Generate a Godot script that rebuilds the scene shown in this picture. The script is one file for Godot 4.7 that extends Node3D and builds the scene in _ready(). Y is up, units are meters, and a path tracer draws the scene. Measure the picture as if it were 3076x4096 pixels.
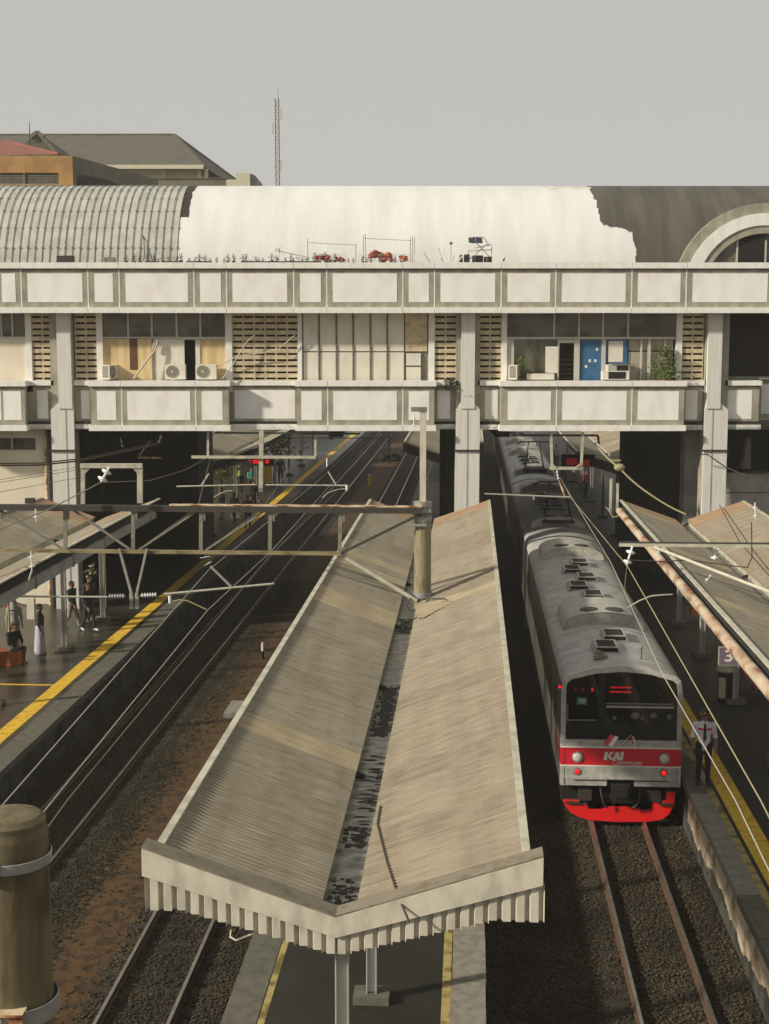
extends Node3D
# A commuter station seen from a footbridge. Metres, y up; z = -distance from the camera's foot.
# The tracks run at a small angle to the view: yd(u, y, v) is u metres across the tracks, v along them.

const TH := 0.0615
var rng := RandomNumberGenerator.new()
var used := {}
var M := {}
var T := {}

class Mb:
	var v := PackedVector3Array()
	var n := PackedVector3Array()
	var c := PackedColorArray()
	var t := PackedVector2Array()
	var col := Color(1, 1, 1)
	var colored := false
	func tri(a: Vector3, b: Vector3, d: Vector3, na: Vector3, nb: Vector3, nd: Vector3):
		if (d - a).cross(b - a).dot(na + nb + nd) < 0.0:
			v.append_array([a, d, b]); n.append_array([na, nd, nb])
		else:
			v.append_array([a, b, d]); n.append_array([na, nb, nd])
		if colored: c.append_array([col, col, col])
	func quad(a: Vector3, b: Vector3, d: Vector3, e: Vector3, out: Vector3):
		var m := (d - a).cross(e - b).normalized()
		if m.dot(out) < 0.0: m = -m
		tri(a, b, d, m, m, m); tri(a, d, e, m, m, m)
	func quad2(a: Vector3, b: Vector3, d: Vector3, e: Vector3) -> Mb:
		quad(a, b, d, e, Vector3.BACK)
		return self
	func squad(a, b, d, e, na, nb, nd, ne):
		tri(a, b, d, na, nb, nd); tri(a, d, e, na, nd, ne)
	func box(at: Vector3, s: Vector3, b := Basis()) -> Mb:
		var h := s * 0.5
		for k in 3:
			for sg in [-1.0, 1.0]:
				var ax := Vector3.ZERO; ax[k] = sg
				var p := Vector3.ZERO; p[(k + 1) % 3] = h[(k + 1) % 3]
				var q := Vector3.ZERO; q[(k + 2) % 3] = h[(k + 2) % 3]
				var o := ax * h[k]
				quad(at + b * (o + p + q), at + b * (o + p - q), at + b * (o - p - q), at + b * (o - p + q), b * ax)
		return self
	func span(x0: float, x1: float, y0: float, y1: float, z0: float, z1: float) -> Mb:
		return box(Vector3(x0 + x1, y0 + y1, z0 + z1) * 0.5, Vector3(absf(x1 - x0), absf(y1 - y0), absf(z1 - z0)))
	func bar(a: Vector3, b: Vector3, w: float, h: float, up := Vector3.UP) -> Mb:
		var f := (b - a).normalized()
		if absf(f.dot(up)) > 0.98: up = Vector3.BACK
		var x := up.cross(f).normalized()
		return box((a + b) * 0.5, Vector3(w, h, a.distance_to(b)), Basis(x, f.cross(x), f))
	func cone(a: Vector3, b: Vector3, r0: float, r1: float, k := 12, caps := true) -> Mb:
		var f := (b - a).normalized()
		var x := f.cross(Vector3.UP if absf(f.y) < 0.9 else Vector3.RIGHT).normalized()
		var y := f.cross(x)
		for i in k:
			var d0 := x * cos(TAU * i / k) + y * sin(TAU * i / k)
			var d1 := x * cos(TAU * (i + 1) / k) + y * sin(TAU * (i + 1) / k)
			squad(a + d0 * r0, a + d1 * r0, b + d1 * r1, b + d0 * r1, d0, d1, d1, d0)
			if caps:
				tri(a, a + d0 * r0, a + d1 * r0, -f, -f, -f); tri(b, b + d0 * r1, b + d1 * r1, f, f, f)
		return self
	func tube(p: PackedVector3Array, r: float, k := 6) -> Mb:
		var prev := []
		var x := Vector3.ZERO
		for i in p.size():
			var f := (p[mini(i + 1, p.size() - 1)] - p[maxi(i - 1, 0)]).normalized()
			if i == 0: x = f.cross(Vector3.UP if absf(f.y) < 0.9 else Vector3.RIGHT).normalized()
			x = (x - f * x.dot(f)).normalized()
			var y := f.cross(x)
			var ring := []
			for j in k: ring.append(x * cos(TAU * j / k) + y * sin(TAU * j / k))
			if i:
				for j in k:
					var m := (j + 1) % k
					squad(p[i - 1] + prev[j] * r, p[i - 1] + prev[m] * r, p[i] + ring[m] * r, p[i] + ring[j] * r, prev[j], prev[m], ring[m], ring[j])
			prev = ring
		return self
	func prism(poly: PackedVector2Array, z0: float, z1: float, x := Transform3D()) -> Mb:
		var ix := Geometry2D.triangulate_polygon(poly)
		for z in [z0, z1]:
			var o := x.basis * Vector3(0, 0, 1.0 if (z == z1) == (z1 > z0) else -1.0)
			for i in range(0, ix.size(), 3):
				tri(x * Vector3(poly[ix[i]].x, poly[ix[i]].y, z), x * Vector3(poly[ix[i + 1]].x, poly[ix[i + 1]].y, z), x * Vector3(poly[ix[i + 2]].x, poly[ix[i + 2]].y, z), o, o, o)
		var s := -1.0 if Geometry2D.is_polygon_clockwise(poly) else 1.0
		for i in poly.size():
			var a := poly[i]
			var b := poly[(i + 1) % poly.size()]
			var e := (b - a).normalized()
			var o := x.basis * Vector3(e.y, -e.x, 0) * s
			quad(x * Vector3(a.x, a.y, z0), x * Vector3(b.x, b.y, z0), x * Vector3(b.x, b.y, z1), x * Vector3(a.x, a.y, z1), o)
		return self
	func lathe(pr: Array, k := 12, x := Transform3D()) -> Mb:
		for i in pr.size() - 1:
			var a: Vector2 = pr[i]
			var b: Vector2 = pr[i + 1]
			var e := (b - a).normalized()
			for j in k:
				var d0 := Vector3(cos(TAU * j / k), 0, sin(TAU * j / k))
				var d1 := Vector3(cos(TAU * (j + 1) / k), 0, sin(TAU * (j + 1) / k))
				var n0 := x.basis * (d0 * e.y - Vector3.UP * e.x)
				var n1 := x.basis * (d1 * e.y - Vector3.UP * e.x)
				squad(x * (d0 * a.x + Vector3.UP * a.y), x * (d1 * a.x + Vector3.UP * a.y), x * (d1 * b.x + Vector3.UP * b.y), x * (d0 * b.x + Vector3.UP * b.y), n0, n1, n1, n0)
		return self
	func ball(at: Vector3, r: Vector3, k := 10, b := Basis()) -> Mb:
		for i in k / 2:
			for j in k:
				var q := []
				var m := []
				for w in [[i, j], [i, j + 1], [i + 1, j + 1], [i + 1, j]]:
					var la: float = PI * w[0] / (k / 2)
					var lo: float = TAU * w[1] / k
					var d := Vector3(sin(la) * cos(lo), cos(la), sin(la) * sin(lo))
					q.append(at + b * (d * r)); m.append((b * (d / r)).normalized())
				squad(q[0], q[1], q[2], q[3], m[0], m[1], m[2], m[3])
		return self
	func strip(profile: Array, z0: float, z1: float, smooth := true, x := Transform3D()) -> Mb:   # an open profile (Vector2 x, y) swept along z; normals point to the left of its direction
		var m := []
		for i in profile.size():
			var e: Vector2 = (profile[mini(i + 1, profile.size() - 1)] - profile[maxi(i - 1, 0)]).normalized()
			m.append(x.basis * Vector3(-e.y, e.x, 0))
		for i in profile.size() - 1:
			var a: Vector2 = profile[i]
			var b: Vector2 = profile[i + 1]
			var p := [x * Vector3(a.x, a.y, z0), x * Vector3(b.x, b.y, z0), x * Vector3(b.x, b.y, z1), x * Vector3(a.x, a.y, z1)]
			if smooth: squad(p[0], p[1], p[2], p[3], m[i], m[i + 1], m[i + 1], m[i])
			else: quad(p[0], p[1], p[2], p[3], m[i] + m[i + 1])
		return self
	func done() -> ArrayMesh:
		var a := []
		a.resize(Mesh.ARRAY_MAX)
		a[Mesh.ARRAY_VERTEX] = v; a[Mesh.ARRAY_NORMAL] = n
		if colored: a[Mesh.ARRAY_COLOR] = c
		if t.size() == v.size() and t.size(): a[Mesh.ARRAY_TEX_UV] = t
		var am := ArrayMesh.new()
		am.add_surface_from_arrays(Mesh.PRIMITIVE_TRIANGLES, a)
		return am

func yd(u: float, y: float, v: float) -> Vector3:
	return Vector3(u * cos(TH) + v * sin(TH), y, u * sin(TH) - v * cos(TH))

func numbered(s: String) -> String:
	used[s] = used.get(s, -1) + 1
	return s if used[s] == 0 else "%s_%03d" % [s, used[s]]

func tag(o: Node3D, label := "", category := "", group := "", kind := "") -> Node3D:
	if label: o.set_meta("label", label)
	if category: o.set_meta("category", category)
	if group: o.set_meta("group", group)
	if kind: o.set_meta("kind", kind)
	return o

func thing(called: String, label: String, category: String, at := Vector3.ZERO, turn := 0.0, group := "") -> Node3D:
	var o := Node3D.new()
	o.name = numbered(called)
	add_child(o)
	o.position = at
	o.rotation.y = turn
	tag(o, label, category, group)
	return o

func put(called: String, mesh: Mesh, m: Material, parent: Node3D, at := Vector3.ZERO) -> MeshInstance3D:
	var o := MeshInstance3D.new()
	o.name = called
	o.mesh = mesh
	o.material_override = m
	parent.add_child(o, true)
	o.position = at
	return o

func obj(called: String, b: Mb, m: Material, parent: Node3D = null, at := Vector3.ZERO) -> MeshInstance3D:
	if parent == null:
		var o := put(numbered(called), b.done(), m, self, at)
		return o
	return put(called, b.done(), m, parent, at)

func struct(called: String, b: Mb, m: Material, label: String, at := Vector3.ZERO, turn := 0.0) -> MeshInstance3D:
	var o := obj(called, b, m, null, at)
	o.rotation.y = turn
	tag(o, label, "", "", "structure")
	return o

func letters(s: String, size: float, depth: float, bold := true) -> TextMesh:
	var f := SystemFont.new()
	f.font_names = PackedStringArray(["Droid Sans"])
	f.font_weight = 700 if bold else 400
	var t := TextMesh.new()
	t.text = s; t.font = f; t.font_size = 64; t.pixel_size = size / 64.0; t.depth = depth
	t.curve_step = 2.0
	return t

# ---------------------------------------------------------------- textures and materials
func noise_tex(seed_: int, freq: float, stops: Array, size := 256, oct := 5, kind := FastNoiseLite.TYPE_SIMPLEX_SMOOTH, stretch := 1) -> ImageTexture:
	var f := FastNoiseLite.new()
	f.seed = seed_; f.noise_type = kind; f.frequency = freq; f.fractal_octaves = oct; f.fractal_gain = 0.55
	var im := f.get_seamless_image(size, size)
	var out := Image.create(size, size, false, Image.FORMAT_RGB8)
	var g := Gradient.new()
	g.offsets = PackedFloat32Array(); g.colors = PackedColorArray()
	var os := PackedFloat32Array()
	var cs := PackedColorArray()
	for s in stops: os.append(s[0]); cs.append(s[1])
	g.offsets = os; g.colors = cs
	for y in size:
		for x in size:
			out.set_pixel(x, y, g.sample(im.get_pixel(x, (y * stretch) % size).r))
	return ImageTexture.create_from_image(out)

func lin(r: float, g: float, b: float) -> Color:
	return Color(r, g, b).linear_to_srgb()

func mk(col: Color, rough: float, tex: Texture2D = null, sc := Vector3.ONE, metal := 0.0) -> StandardMaterial3D:
	var m := StandardMaterial3D.new()
	m.albedo_color = col; m.roughness = rough; m.metallic = metal
	if tex:
		m.albedo_texture = tex
		m.uv1_triplanar = true; m.uv1_world_triplanar = true
		m.uv1_scale = sc
	return m

func relief(m: StandardMaterial3D, tex: Texture2D, cm: float) -> StandardMaterial3D:
	m.heightmap_enabled = true; m.heightmap_texture = tex; m.heightmap_scale = cm
	return m

func glow(c: Color, e: float) -> StandardMaterial3D:
	var m := mk(c, 0.4)
	m.emission_enabled = true; m.emission = c; m.emission_energy_multiplier = e
	return m

func g1(x: float) -> Color:
	return Color(x, x, x)

func make_materials():
	T.mottle = noise_tex(1, 0.02, [[0.25, g1(0.86)], [0.5, g1(0.95)], [0.75, g1(1.0)]])
	T.soft = noise_tex(12, 0.02, [[0.2, Color(0.955, 0.95, 0.94)], [0.5, Color(0.985, 0.985, 0.98)], [0.7, g1(1.0)]])
	T.blotch = noise_tex(2, 0.012, [[0.25, Color(0.66, 0.64, 0.58)], [0.45, Color(0.88, 0.87, 0.84)], [0.6, g1(1.0)]])
	T.grit = noise_tex(3, 0.12, [[0.2, g1(0.35)], [0.5, g1(0.75)], [0.8, g1(1.0)]])
	T.bump = noise_tex(4, 0.09, [[0.2, g1(0.0)], [0.8, g1(1.0)]])
	T.streak = noise_tex(5, 0.016, [[0.18, Color(0.76, 0.75, 0.71)], [0.42, Color(0.88, 0.87, 0.84)], [0.58, Color(0.95, 0.945, 0.93)], [0.78, Color(1, 1, 1)]], 512, 6)
	T.rust = noise_tex(6, 0.022, [[0.22, Color(0.40, 0.22, 0.13)], [0.36, Color(0.58, 0.42, 0.28)], [0.46, Color(0.70, 0.60, 0.46)], [0.7, Color(0.80, 0.74, 0.62)]])
	T.rust2 = noise_tex(16, 0.022, [[0.25, Color(0.62, 0.45, 0.35)], [0.42, Color(0.86, 0.78, 0.7)], [0.6, g1(1.0)]])
	T.soil = noise_tex(7, 0.03, [[0.2, Color(0.21, 0.16, 0.085)], [0.45, Color(0.32, 0.23, 0.115)], [0.66, Color(0.37, 0.265, 0.13)], [0.82, Color(0.31, 0.27, 0.15)]], 512, 6)
	T.bed = noise_tex(8, 0.05, [[0.25, Color(0.10, 0.08, 0.05)], [0.5, Color(0.20, 0.155, 0.085)], [0.75, Color(0.29, 0.23, 0.12)]], 512, 5)
	T.gutter = noise_tex(9, 0.02, [[0.25, Color(0.30, 0.28, 0.23)], [0.45, Color(0.40, 0.385, 0.33)], [0.6, Color(0.47, 0.46, 0.41)], [0.75, Color(0.54, 0.53, 0.49)]], 256, 5)
	T.drip = noise_tex(10, 0.02, [[0.18, Color(0.78, 0.75, 0.68)], [0.38, Color(0.93, 0.92, 0.89)], [0.52, g1(1.0)]], 256, 4)
	T.drip2 = noise_tex(14, 0.02, [[0.16, Color(0.88, 0.87, 0.84)], [0.32, Color(0.965, 0.96, 0.95)], [0.5, g1(1.0)]])
	M.white = mk(lin(0.82, 0.80, 0.76), 0.7, T.soft, Vector3(0.5, 0.2, 0.5))
	M.panel = mk(lin(0.85, 0.83, 0.795), 0.75, T.soft, Vector3(0.22, 0.12, 0.22))
	M.beige = mk(lin(0.365, 0.345, 0.265), 0.8, T.mottle, Vector3(0.4, 0.2, 0.4))
	M.cream = mk(lin(0.76, 0.69, 0.55), 0.85, T.soft, Vector3(0.08, 0.05, 0.08))
	M.column = mk(lin(0.66, 0.65, 0.60), 0.75, T.soft, Vector3(1.6, 0.1, 1.6))
	M.post = mk(lin(0.46, 0.46, 0.42), 0.6, T.soft, Vector3(1.6, 0.3, 1.6))
	M.grey_wall = mk(lin(0.36, 0.345, 0.31), 0.85, T.mottle, Vector3(0.2, 0.2, 0.2))
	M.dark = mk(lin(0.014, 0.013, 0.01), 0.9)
	M.shade_dark = mk(lin(0.026, 0.024, 0.019), 0.95, T.mottle, Vector3(0.2, 0.2, 0.2))  # near black: the shade of covered parts is put into the colour
	M.block = mk(lin(0.62, 0.52, 0.34), 0.85, T.mottle, Vector3(0.5, 0.5, 0.5))
	M.wood = mk(lin(0.74, 0.56, 0.29), 0.6, T.mottle, Vector3(0.5, 0.1, 0.5))
	M.brown = mk(lin(0.12, 0.05, 0.02), 0.6)
	M.board = mk(lin(0.72, 0.68, 0.58), 0.7, T.soft, Vector3(0.3, 0.2, 0.3))
	M.blue = mk(lin(0.03, 0.13, 0.27), 0.6, T.mottle, Vector3(0.5, 0.4, 0.5))
	M.frame = mk(lin(0.50, 0.48, 0.41), 0.5)
	M.glass = mk(Color(0.10, 0.12, 0.09, 0.14), 0.03)
	M.glass.transparency = BaseMaterial3D.TRANSPARENCY_ALPHA
	M.tint = mk(lin(0.13, 0.115, 0.08), 0.25, T.blotch, Vector3(0.2, 0.3, 0.2))
	M.roofwhite = mk(lin(0.80, 0.77, 0.69), 0.8)
	M.metalroof = mk(lin(0.50, 0.495, 0.435), 0.55, T.mottle, Vector3(0.15, 0.4, 0.15))
	M.metalroof2 = mk(lin(0.48, 0.48, 0.42), 0.55, T.mottle, Vector3(0.2, 0.3, 0.2))
	M.seam = mk(lin(0.22, 0.21, 0.17), 0.7)
	for k in 4:
		var w: float = [0.0, 0.03, -0.025, 0.015][k]
		M["sheet_left%d" % k] = mk(lin(0.28 + w * 0.7, 0.248 + w * 0.7, 0.187 + w * 0.6), 0.8, T.streak, Vector3(0.16, 0.3, 1.5))
		M["sheet_right%d" % k] = mk(lin(0.305 + w * 0.7, 0.26 + w * 0.7, 0.195 + w * 0.6), 0.8, T.streak, Vector3(0.16, 0.3, 1.5))  # right slope lighter and warmer, its stronger sun put into the colour
		M["sheet_left%d" % k].uv1_offset = Vector3(0.13 * k, 0, 0.21 * k)
		M["sheet_right%d" % k].uv1_offset = Vector3(0.17 * k + 0.4, 0, 0.29 * k)
	M.sheet_rust = mk(lin(0.36, 0.245, 0.15), 0.85, T.streak, Vector3(0.05, 0.1, 0.5))
	M.sheet_patch = mk(lin(0.40, 0.335, 0.225), 0.8, T.streak, Vector3(0.1, 0.1, 0.6))
	M.fascia = mk(lin(0.58, 0.535, 0.43), 0.7, T.mottle, Vector3(0.6, 0.25, 0.6))
	M.flash = mk(lin(0.20, 0.17, 0.125), 0.8, T.drip, Vector3(0.5, 0.5, 0.5))
	M.trim = mk(lin(0.50, 0.475, 0.37), 0.7, T.mottle, Vector3(0.4, 0.4, 0.4))
	M.gutter = mk(Color(1, 1, 1), 0.35, T.gutter, Vector3(0.5, 0.3, 0.8))
	M.mud = mk(lin(0.02, 0.018, 0.012), 0.9)
	M.rustpipe = mk(lin(0.50, 0.41, 0.31), 0.85, T.rust2, Vector3(0.25, 0.25, 0.12))
	M.rust = mk(Color(1, 1, 1), 0.75, T.rust, Vector3(0.5, 0.5, 0.5))
	M.pole = mk(lin(0.25, 0.215, 0.125), 0.8, T.drip, Vector3(1.6, 0.25, 1.6))
	M.oldpole = relief(mk(lin(0.145, 0.12, 0.066), 0.9, T.blotch, Vector3(1.5, 0.35, 1.5)), T.bump, 0.08)
	M.galv = mk(lin(0.36, 0.37, 0.36), 0.45, T.mottle, Vector3(2, 2, 2), 0.4)
	M.steel = mk(lin(0.34, 0.33, 0.27), 0.55, T.mottle, Vector3(1, 1, 1), 0.1)
	M.girder = mk(lin(0.21, 0.20, 0.155), 0.6, T.mottle, Vector3(0.8, 0.8, 0.8))
	M.girder_dark = mk(lin(0.04, 0.035, 0.028), 0.6)
	M.rustyellow = mk(lin(0.25, 0.205, 0.10), 0.7, T.blotch, Vector3(0.4, 0.6, 0.4))
	M.wire = mk(lin(0.17, 0.16, 0.11), 0.5)
	M.wire_light = mk(lin(0.38, 0.37, 0.30), 0.4)
	M.cable = mk(lin(0.03, 0.025, 0.02), 0.6)
	M.cable_brown = mk(lin(0.07, 0.04, 0.025), 0.6)
	M.cable_yellow = mk(lin(0.30, 0.265, 0.13), 0.6)
	M.porcelain = mk(lin(0.72, 0.74, 0.73), 0.25)
	M.ditch = mk(lin(0.024, 0.024, 0.011), 0.95)
	M.ditch.vertex_color_use_as_albedo = true
	M.soil = relief(mk(Color(0.88, 0.85, 0.73), 0.95, T.soil, Vector3(0.16, 0.16, 0.16)), T.bump, 0.6)
	M.bed = relief(mk(Color(0.74, 0.72, 0.66), 0.95, T.bed, Vector3(0.5, 0.5, 0.5)), T.bump, 4.0)
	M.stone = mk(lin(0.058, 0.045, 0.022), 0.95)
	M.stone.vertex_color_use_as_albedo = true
	M.asphalt = mk(lin(0.025, 0.0235, 0.016), 0.55, T.mottle, Vector3(0.13, 0.13, 0.13))
	M.platform_wet = mk(lin(0.05, 0.045, 0.031), 0.32, T.blotch, Vector3(0.07, 0.07, 0.11))
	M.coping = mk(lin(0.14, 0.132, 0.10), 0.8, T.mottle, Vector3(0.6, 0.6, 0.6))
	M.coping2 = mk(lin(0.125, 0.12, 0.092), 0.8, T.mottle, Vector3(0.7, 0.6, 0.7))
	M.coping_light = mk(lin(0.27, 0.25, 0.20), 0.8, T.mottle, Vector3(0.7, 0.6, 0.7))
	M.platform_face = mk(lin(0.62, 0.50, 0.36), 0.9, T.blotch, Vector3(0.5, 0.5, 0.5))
	M.face_dark = mk(lin(0.055, 0.055, 0.045), 0.9, T.blotch, Vector3(0.4, 0.4, 0.4))
	M.yellow = mk(lin(0.80, 0.51, 0.045), 0.65, noise_tex(22, 0.03, [[0.2, Color(0.84, 0.83, 0.8)], [0.45, Color(0.95, 0.95, 0.93)], [0.7, g1(1.0)]]), Vector3(0.5, 0.5, 0.5))
	M.oldyellow = mk(lin(0.40, 0.32, 0.11), 0.75, T.blotch, Vector3(0.7, 0.7, 0.7))
	M.rail = mk(lin(0.12, 0.062, 0.034), 0.8, T.mottle, Vector3(1, 1, 1))
	M.railtop = mk(lin(0.36, 0.34, 0.30), 0.3, T.mottle, Vector3(1.0, 1.0, 0.5), 0.7)
	M.sleeper = mk(lin(0.05, 0.04, 0.022), 0.9, T.grit, Vector3(0.8, 0.8, 0.8))
	M.trainroof = mk(lin(0.44, 0.43, 0.40), 0.75, T.mottle, Vector3(0.3, 0.3, 0.25))
	M.stainless = mk(lin(0.10, 0.095, 0.08), 0.5, T.mottle, Vector3(0.4, 0.4, 0.4), 0.2)
	M.sidered = mk(lin(0.09, 0.012, 0.012), 0.5)
	M.train_front = mk(lin(0.50, 0.49, 0.44), 0.45, T.mottle, Vector3(0.8, 0.8, 0.8))
	M.acgrey = mk(lin(0.42, 0.41, 0.36), 0.7, T.mottle, Vector3(0.6, 0.6, 0.6))
	M.red = mk(lin(0.62, 0.016, 0.03), 0.4)
	M.skirt = mk(lin(0.78, 0.012, 0.012), 0.5)
	M.black = mk(lin(0.012, 0.012, 0.011), 0.4)
	M.matt = mk(lin(0.009, 0.0085, 0.007), 0.9)
	M.lettering = mk(lin(0.75, 0.73, 0.66), 0.5)
	M.windscreen = mk(Color(0.05, 0.055, 0.05, 0.1), 0.02)
	M.windscreen.transparency = BaseMaterial3D.TRANSPARENCY_ALPHA
	M.lens = mk(lin(0.62, 0.60, 0.50), 0.12)
	M.led = glow(Color(1.0, 0.06, 0.12), 0.6)
	M.led_dim = glow(Color(0.75, 0.04, 0.08), 0.13)
	M.tail = glow(Color(1.0, 0.05, 0.12), 1.0)
	M.green = mk(lin(0.06, 0.42, 0.22), 0.5)
	M.purple = mk(lin(0.17, 0.125, 0.165), 0.5)
	M.orange = mk(lin(0.55, 0.13, 0.015), 0.6)
	M.redcloth = mk(lin(0.42, 0.10, 0.07), 0.8, T.mottle, Vector3(2, 2, 2))
	M.leaf = mk(lin(0.09, 0.115, 0.03), 0.6)
	M.leaf.backlight_enabled = true; M.leaf.backlight = lin(0.10, 0.14, 0.02)
	M.leafdark = mk(lin(0.035, 0.04, 0.015), 0.7)
	M.pot = mk(lin(0.16, 0.08, 0.05), 0.8)
	M.potdark = mk(lin(0.035, 0.03, 0.03), 0.7)
	M.metalwhite = mk(lin(0.6, 0.58, 0.5), 0.5)
	M.orange_wall = mk(lin(0.46, 0.26, 0.09), 0.85, T.mottle, Vector3(0.1, 0.1, 0.1))
	M.tileroof = mk(lin(0.105, 0.095, 0.075), 0.85, T.mottle, Vector3(0.1, 0.8, 0.1))
	M.redroof = mk(lin(0.26, 0.09, 0.06), 0.85, T.mottle, Vector3(0.2, 0.6, 0.2))
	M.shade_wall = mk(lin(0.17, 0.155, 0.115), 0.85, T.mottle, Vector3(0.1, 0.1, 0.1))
	M.palewall = mk(lin(0.58, 0.54, 0.40), 0.85)
	M.skin = mk(lin(0.25, 0.13, 0.08), 0.6)
	M.figure = mk(Color(1, 1, 1), 0.8)
	M.figure.vertex_color_use_as_albedo = true

# ---------------------------------------------------------------- people: tapered capsules joined with a smooth minimum and meshed as surface nets
func blob(b: Mb, bones: Array, cell: float, k: float):   # bones: [from, to, radius, radius, colour]
	var lo := Vector3(1e9, 1e9, 1e9)
	var hi := -lo
	for q in bones:
		var r := maxf(q[2], q[3]) + k + cell * 2.0
		for p in [q[0], q[1]]:
			lo = lo.min(p - Vector3.ONE * r); hi = hi.max(p + Vector3.ONE * r)
	var nx := int((hi.x - lo.x) / cell) + 2
	var ny := int((hi.y - lo.y) / cell) + 2
	var nz := int((hi.z - lo.z) / cell) + 2
	var f := PackedFloat32Array(); f.resize(nx * ny * nz); f.fill(1.0)
	var near := PackedFloat32Array(); near.resize(f.size()); near.fill(1.0)
	var who := PackedInt32Array(); who.resize(f.size())
	for w in bones.size():
		var q: Array = bones[w]
		var a: Vector3 = q[0]
		var d: Vector3 = q[1] - a
		var dd := maxf(d.length_squared(), 1e-8)
		var ra: float = q[2]
		var rb: float = q[3]
		var m := maxf(ra, rb) + k + cell * 1.5
		var p0 := ((a.min(q[1]) - Vector3.ONE * m - lo) / cell).floor().max(Vector3.ZERO)
		var p1 := ((a.max(q[1]) + Vector3.ONE * m - lo) / cell).ceil().min(Vector3(nx - 1, ny - 1, nz - 1))
		for z in range(int(p0.z), int(p1.z) + 1):
			for y in range(int(p0.y), int(p1.y) + 1):
				var at := (z * ny + y) * nx
				for x in range(int(p0.x), int(p1.x) + 1):
					var p := lo + Vector3(x, y, z) * cell - a
					var s := clampf(p.dot(d) / dd, 0.0, 1.0)
					var e := (p - d * s).length() - ra - (rb - ra) * s
					var old := f[at + x]
					var hh := maxf(k - absf(old - e), 0.0)
					f[at + x] = minf(old, e) - hh * hh * 0.25 / k
					if e < near[at + x]:
						near[at + x] = e; who[at + x] = w
	var vert := {}
	var grad := {}
	var step := [1, nx, nx * ny]
	for z in nz - 1:
		for y in ny - 1:
			for x in nx - 1:
				var i := (z * ny + y) * nx + x
				var inside := 0
				for j in 8:
					if f[i + (j & 1) + ((j >> 1) & 1) * nx + (j >> 2) * nx * ny] < 0.0: inside += 1
				if inside == 0 or inside == 8: continue
				var sum := Vector3.ZERO
				var cnt := 0
				for e in 12:
					var ax := e / 4
					var o := [0, 0, 0]
					o[(ax + 1) % 3] = e & 1
					o[(ax + 2) % 3] = (e >> 1) & 1
					var i0: int = i + o[0] + o[1] * nx + o[2] * nx * ny
					var v0 := f[i0]
					var v1 := f[i0 + step[ax]]
					if (v0 < 0.0) != (v1 < 0.0):
						var p := Vector3(x + o[0], y + o[1], z + o[2])
						p[ax] += v0 / (v0 - v1)
						sum += p; cnt += 1
				vert[i] = lo + sum / cnt * cell
				grad[i] = Vector3(f[i + 1] - f[i] + f[i + 1 + nx] - f[i + nx], f[i + nx] - f[i] + f[i + nx + 1] - f[i + 1], f[i + step[2]] - f[i] + f[i + step[2] + 1] - f[i + 1]).normalized()
	b.colored = true
	for i in vert:
		for ax in 3:
			if (f[i] < 0.0) == (f[i + step[ax]] < 0.0): continue
			var s1: int = step[(ax + 1) % 3]
			var s2: int = step[(ax + 2) % 3]
			if not (vert.has(i - s1) and vert.has(i - s2) and vert.has(i - s1 - s2)): continue
			b.col = bones[who[i] if f[i] < 0.0 else who[i + step[ax]]][4]
			b.squad(vert[i], vert[i - s1], vert[i - s1 - s2], vert[i - s2], grad[i], grad[i - s1], grad[i - s1 - s2], grad[i - s2])

func hand(b: Mb, wrist: Vector3, dir: Vector3, palm: Vector3, s: float, skin: Color, curl: float, cell: float):
	var f := dir.normalized()
	var side := f.cross(palm).normalized()
	var pn := side.cross(f) * -1.0
	if pn.dot(palm) < 0.0: pn = -pn
	var bones := [[wrist, wrist + f * 0.08 * s, 0.022 * s, 0.026 * s, skin], [wrist + f * 0.05 * s + side * 0.02 * s, wrist + f * 0.085 * s + side * 0.025 * s, 0.014 * s, 0.012 * s, skin], [wrist + f * 0.05 * s - side * 0.02 * s, wrist + f * 0.08 * s - side * 0.028 * s, 0.014 * s, 0.011 * s, skin]]
	for i in 4:
		var l: float = [0.042, 0.048, 0.045, 0.034][i] * s
		var p := wrist + f * 0.085 * s + side * (0.03 - 0.02 * i) * s
		var d := f
		for j in 3:
			d = d.rotated(side, curl * 0.5 * (1.0 if f.cross(pn).dot(side) > 0.0 else -1.0)) if j else f
			var q := p + d * l * (1.0 - 0.25 * j) * 0.8
			bones.append([p, q, 0.0088 * s, 0.008 * s, skin])
			p = q
	var tp := wrist + f * 0.03 * s + side * 0.026 * s
	var td := (f * 0.7 + side * 0.6 + pn * 0.35).normalized()
	bones.append([tp, tp + td * 0.04 * s, 0.012 * s, 0.010 * s, skin])
	bones.append([tp + td * 0.04 * s, tp + td * 0.04 * s + (td + f * 0.8).normalized() * 0.03 * s, 0.0095 * s, 0.008 * s, skin])
	blob(b, bones, cell, 0.008)

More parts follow.
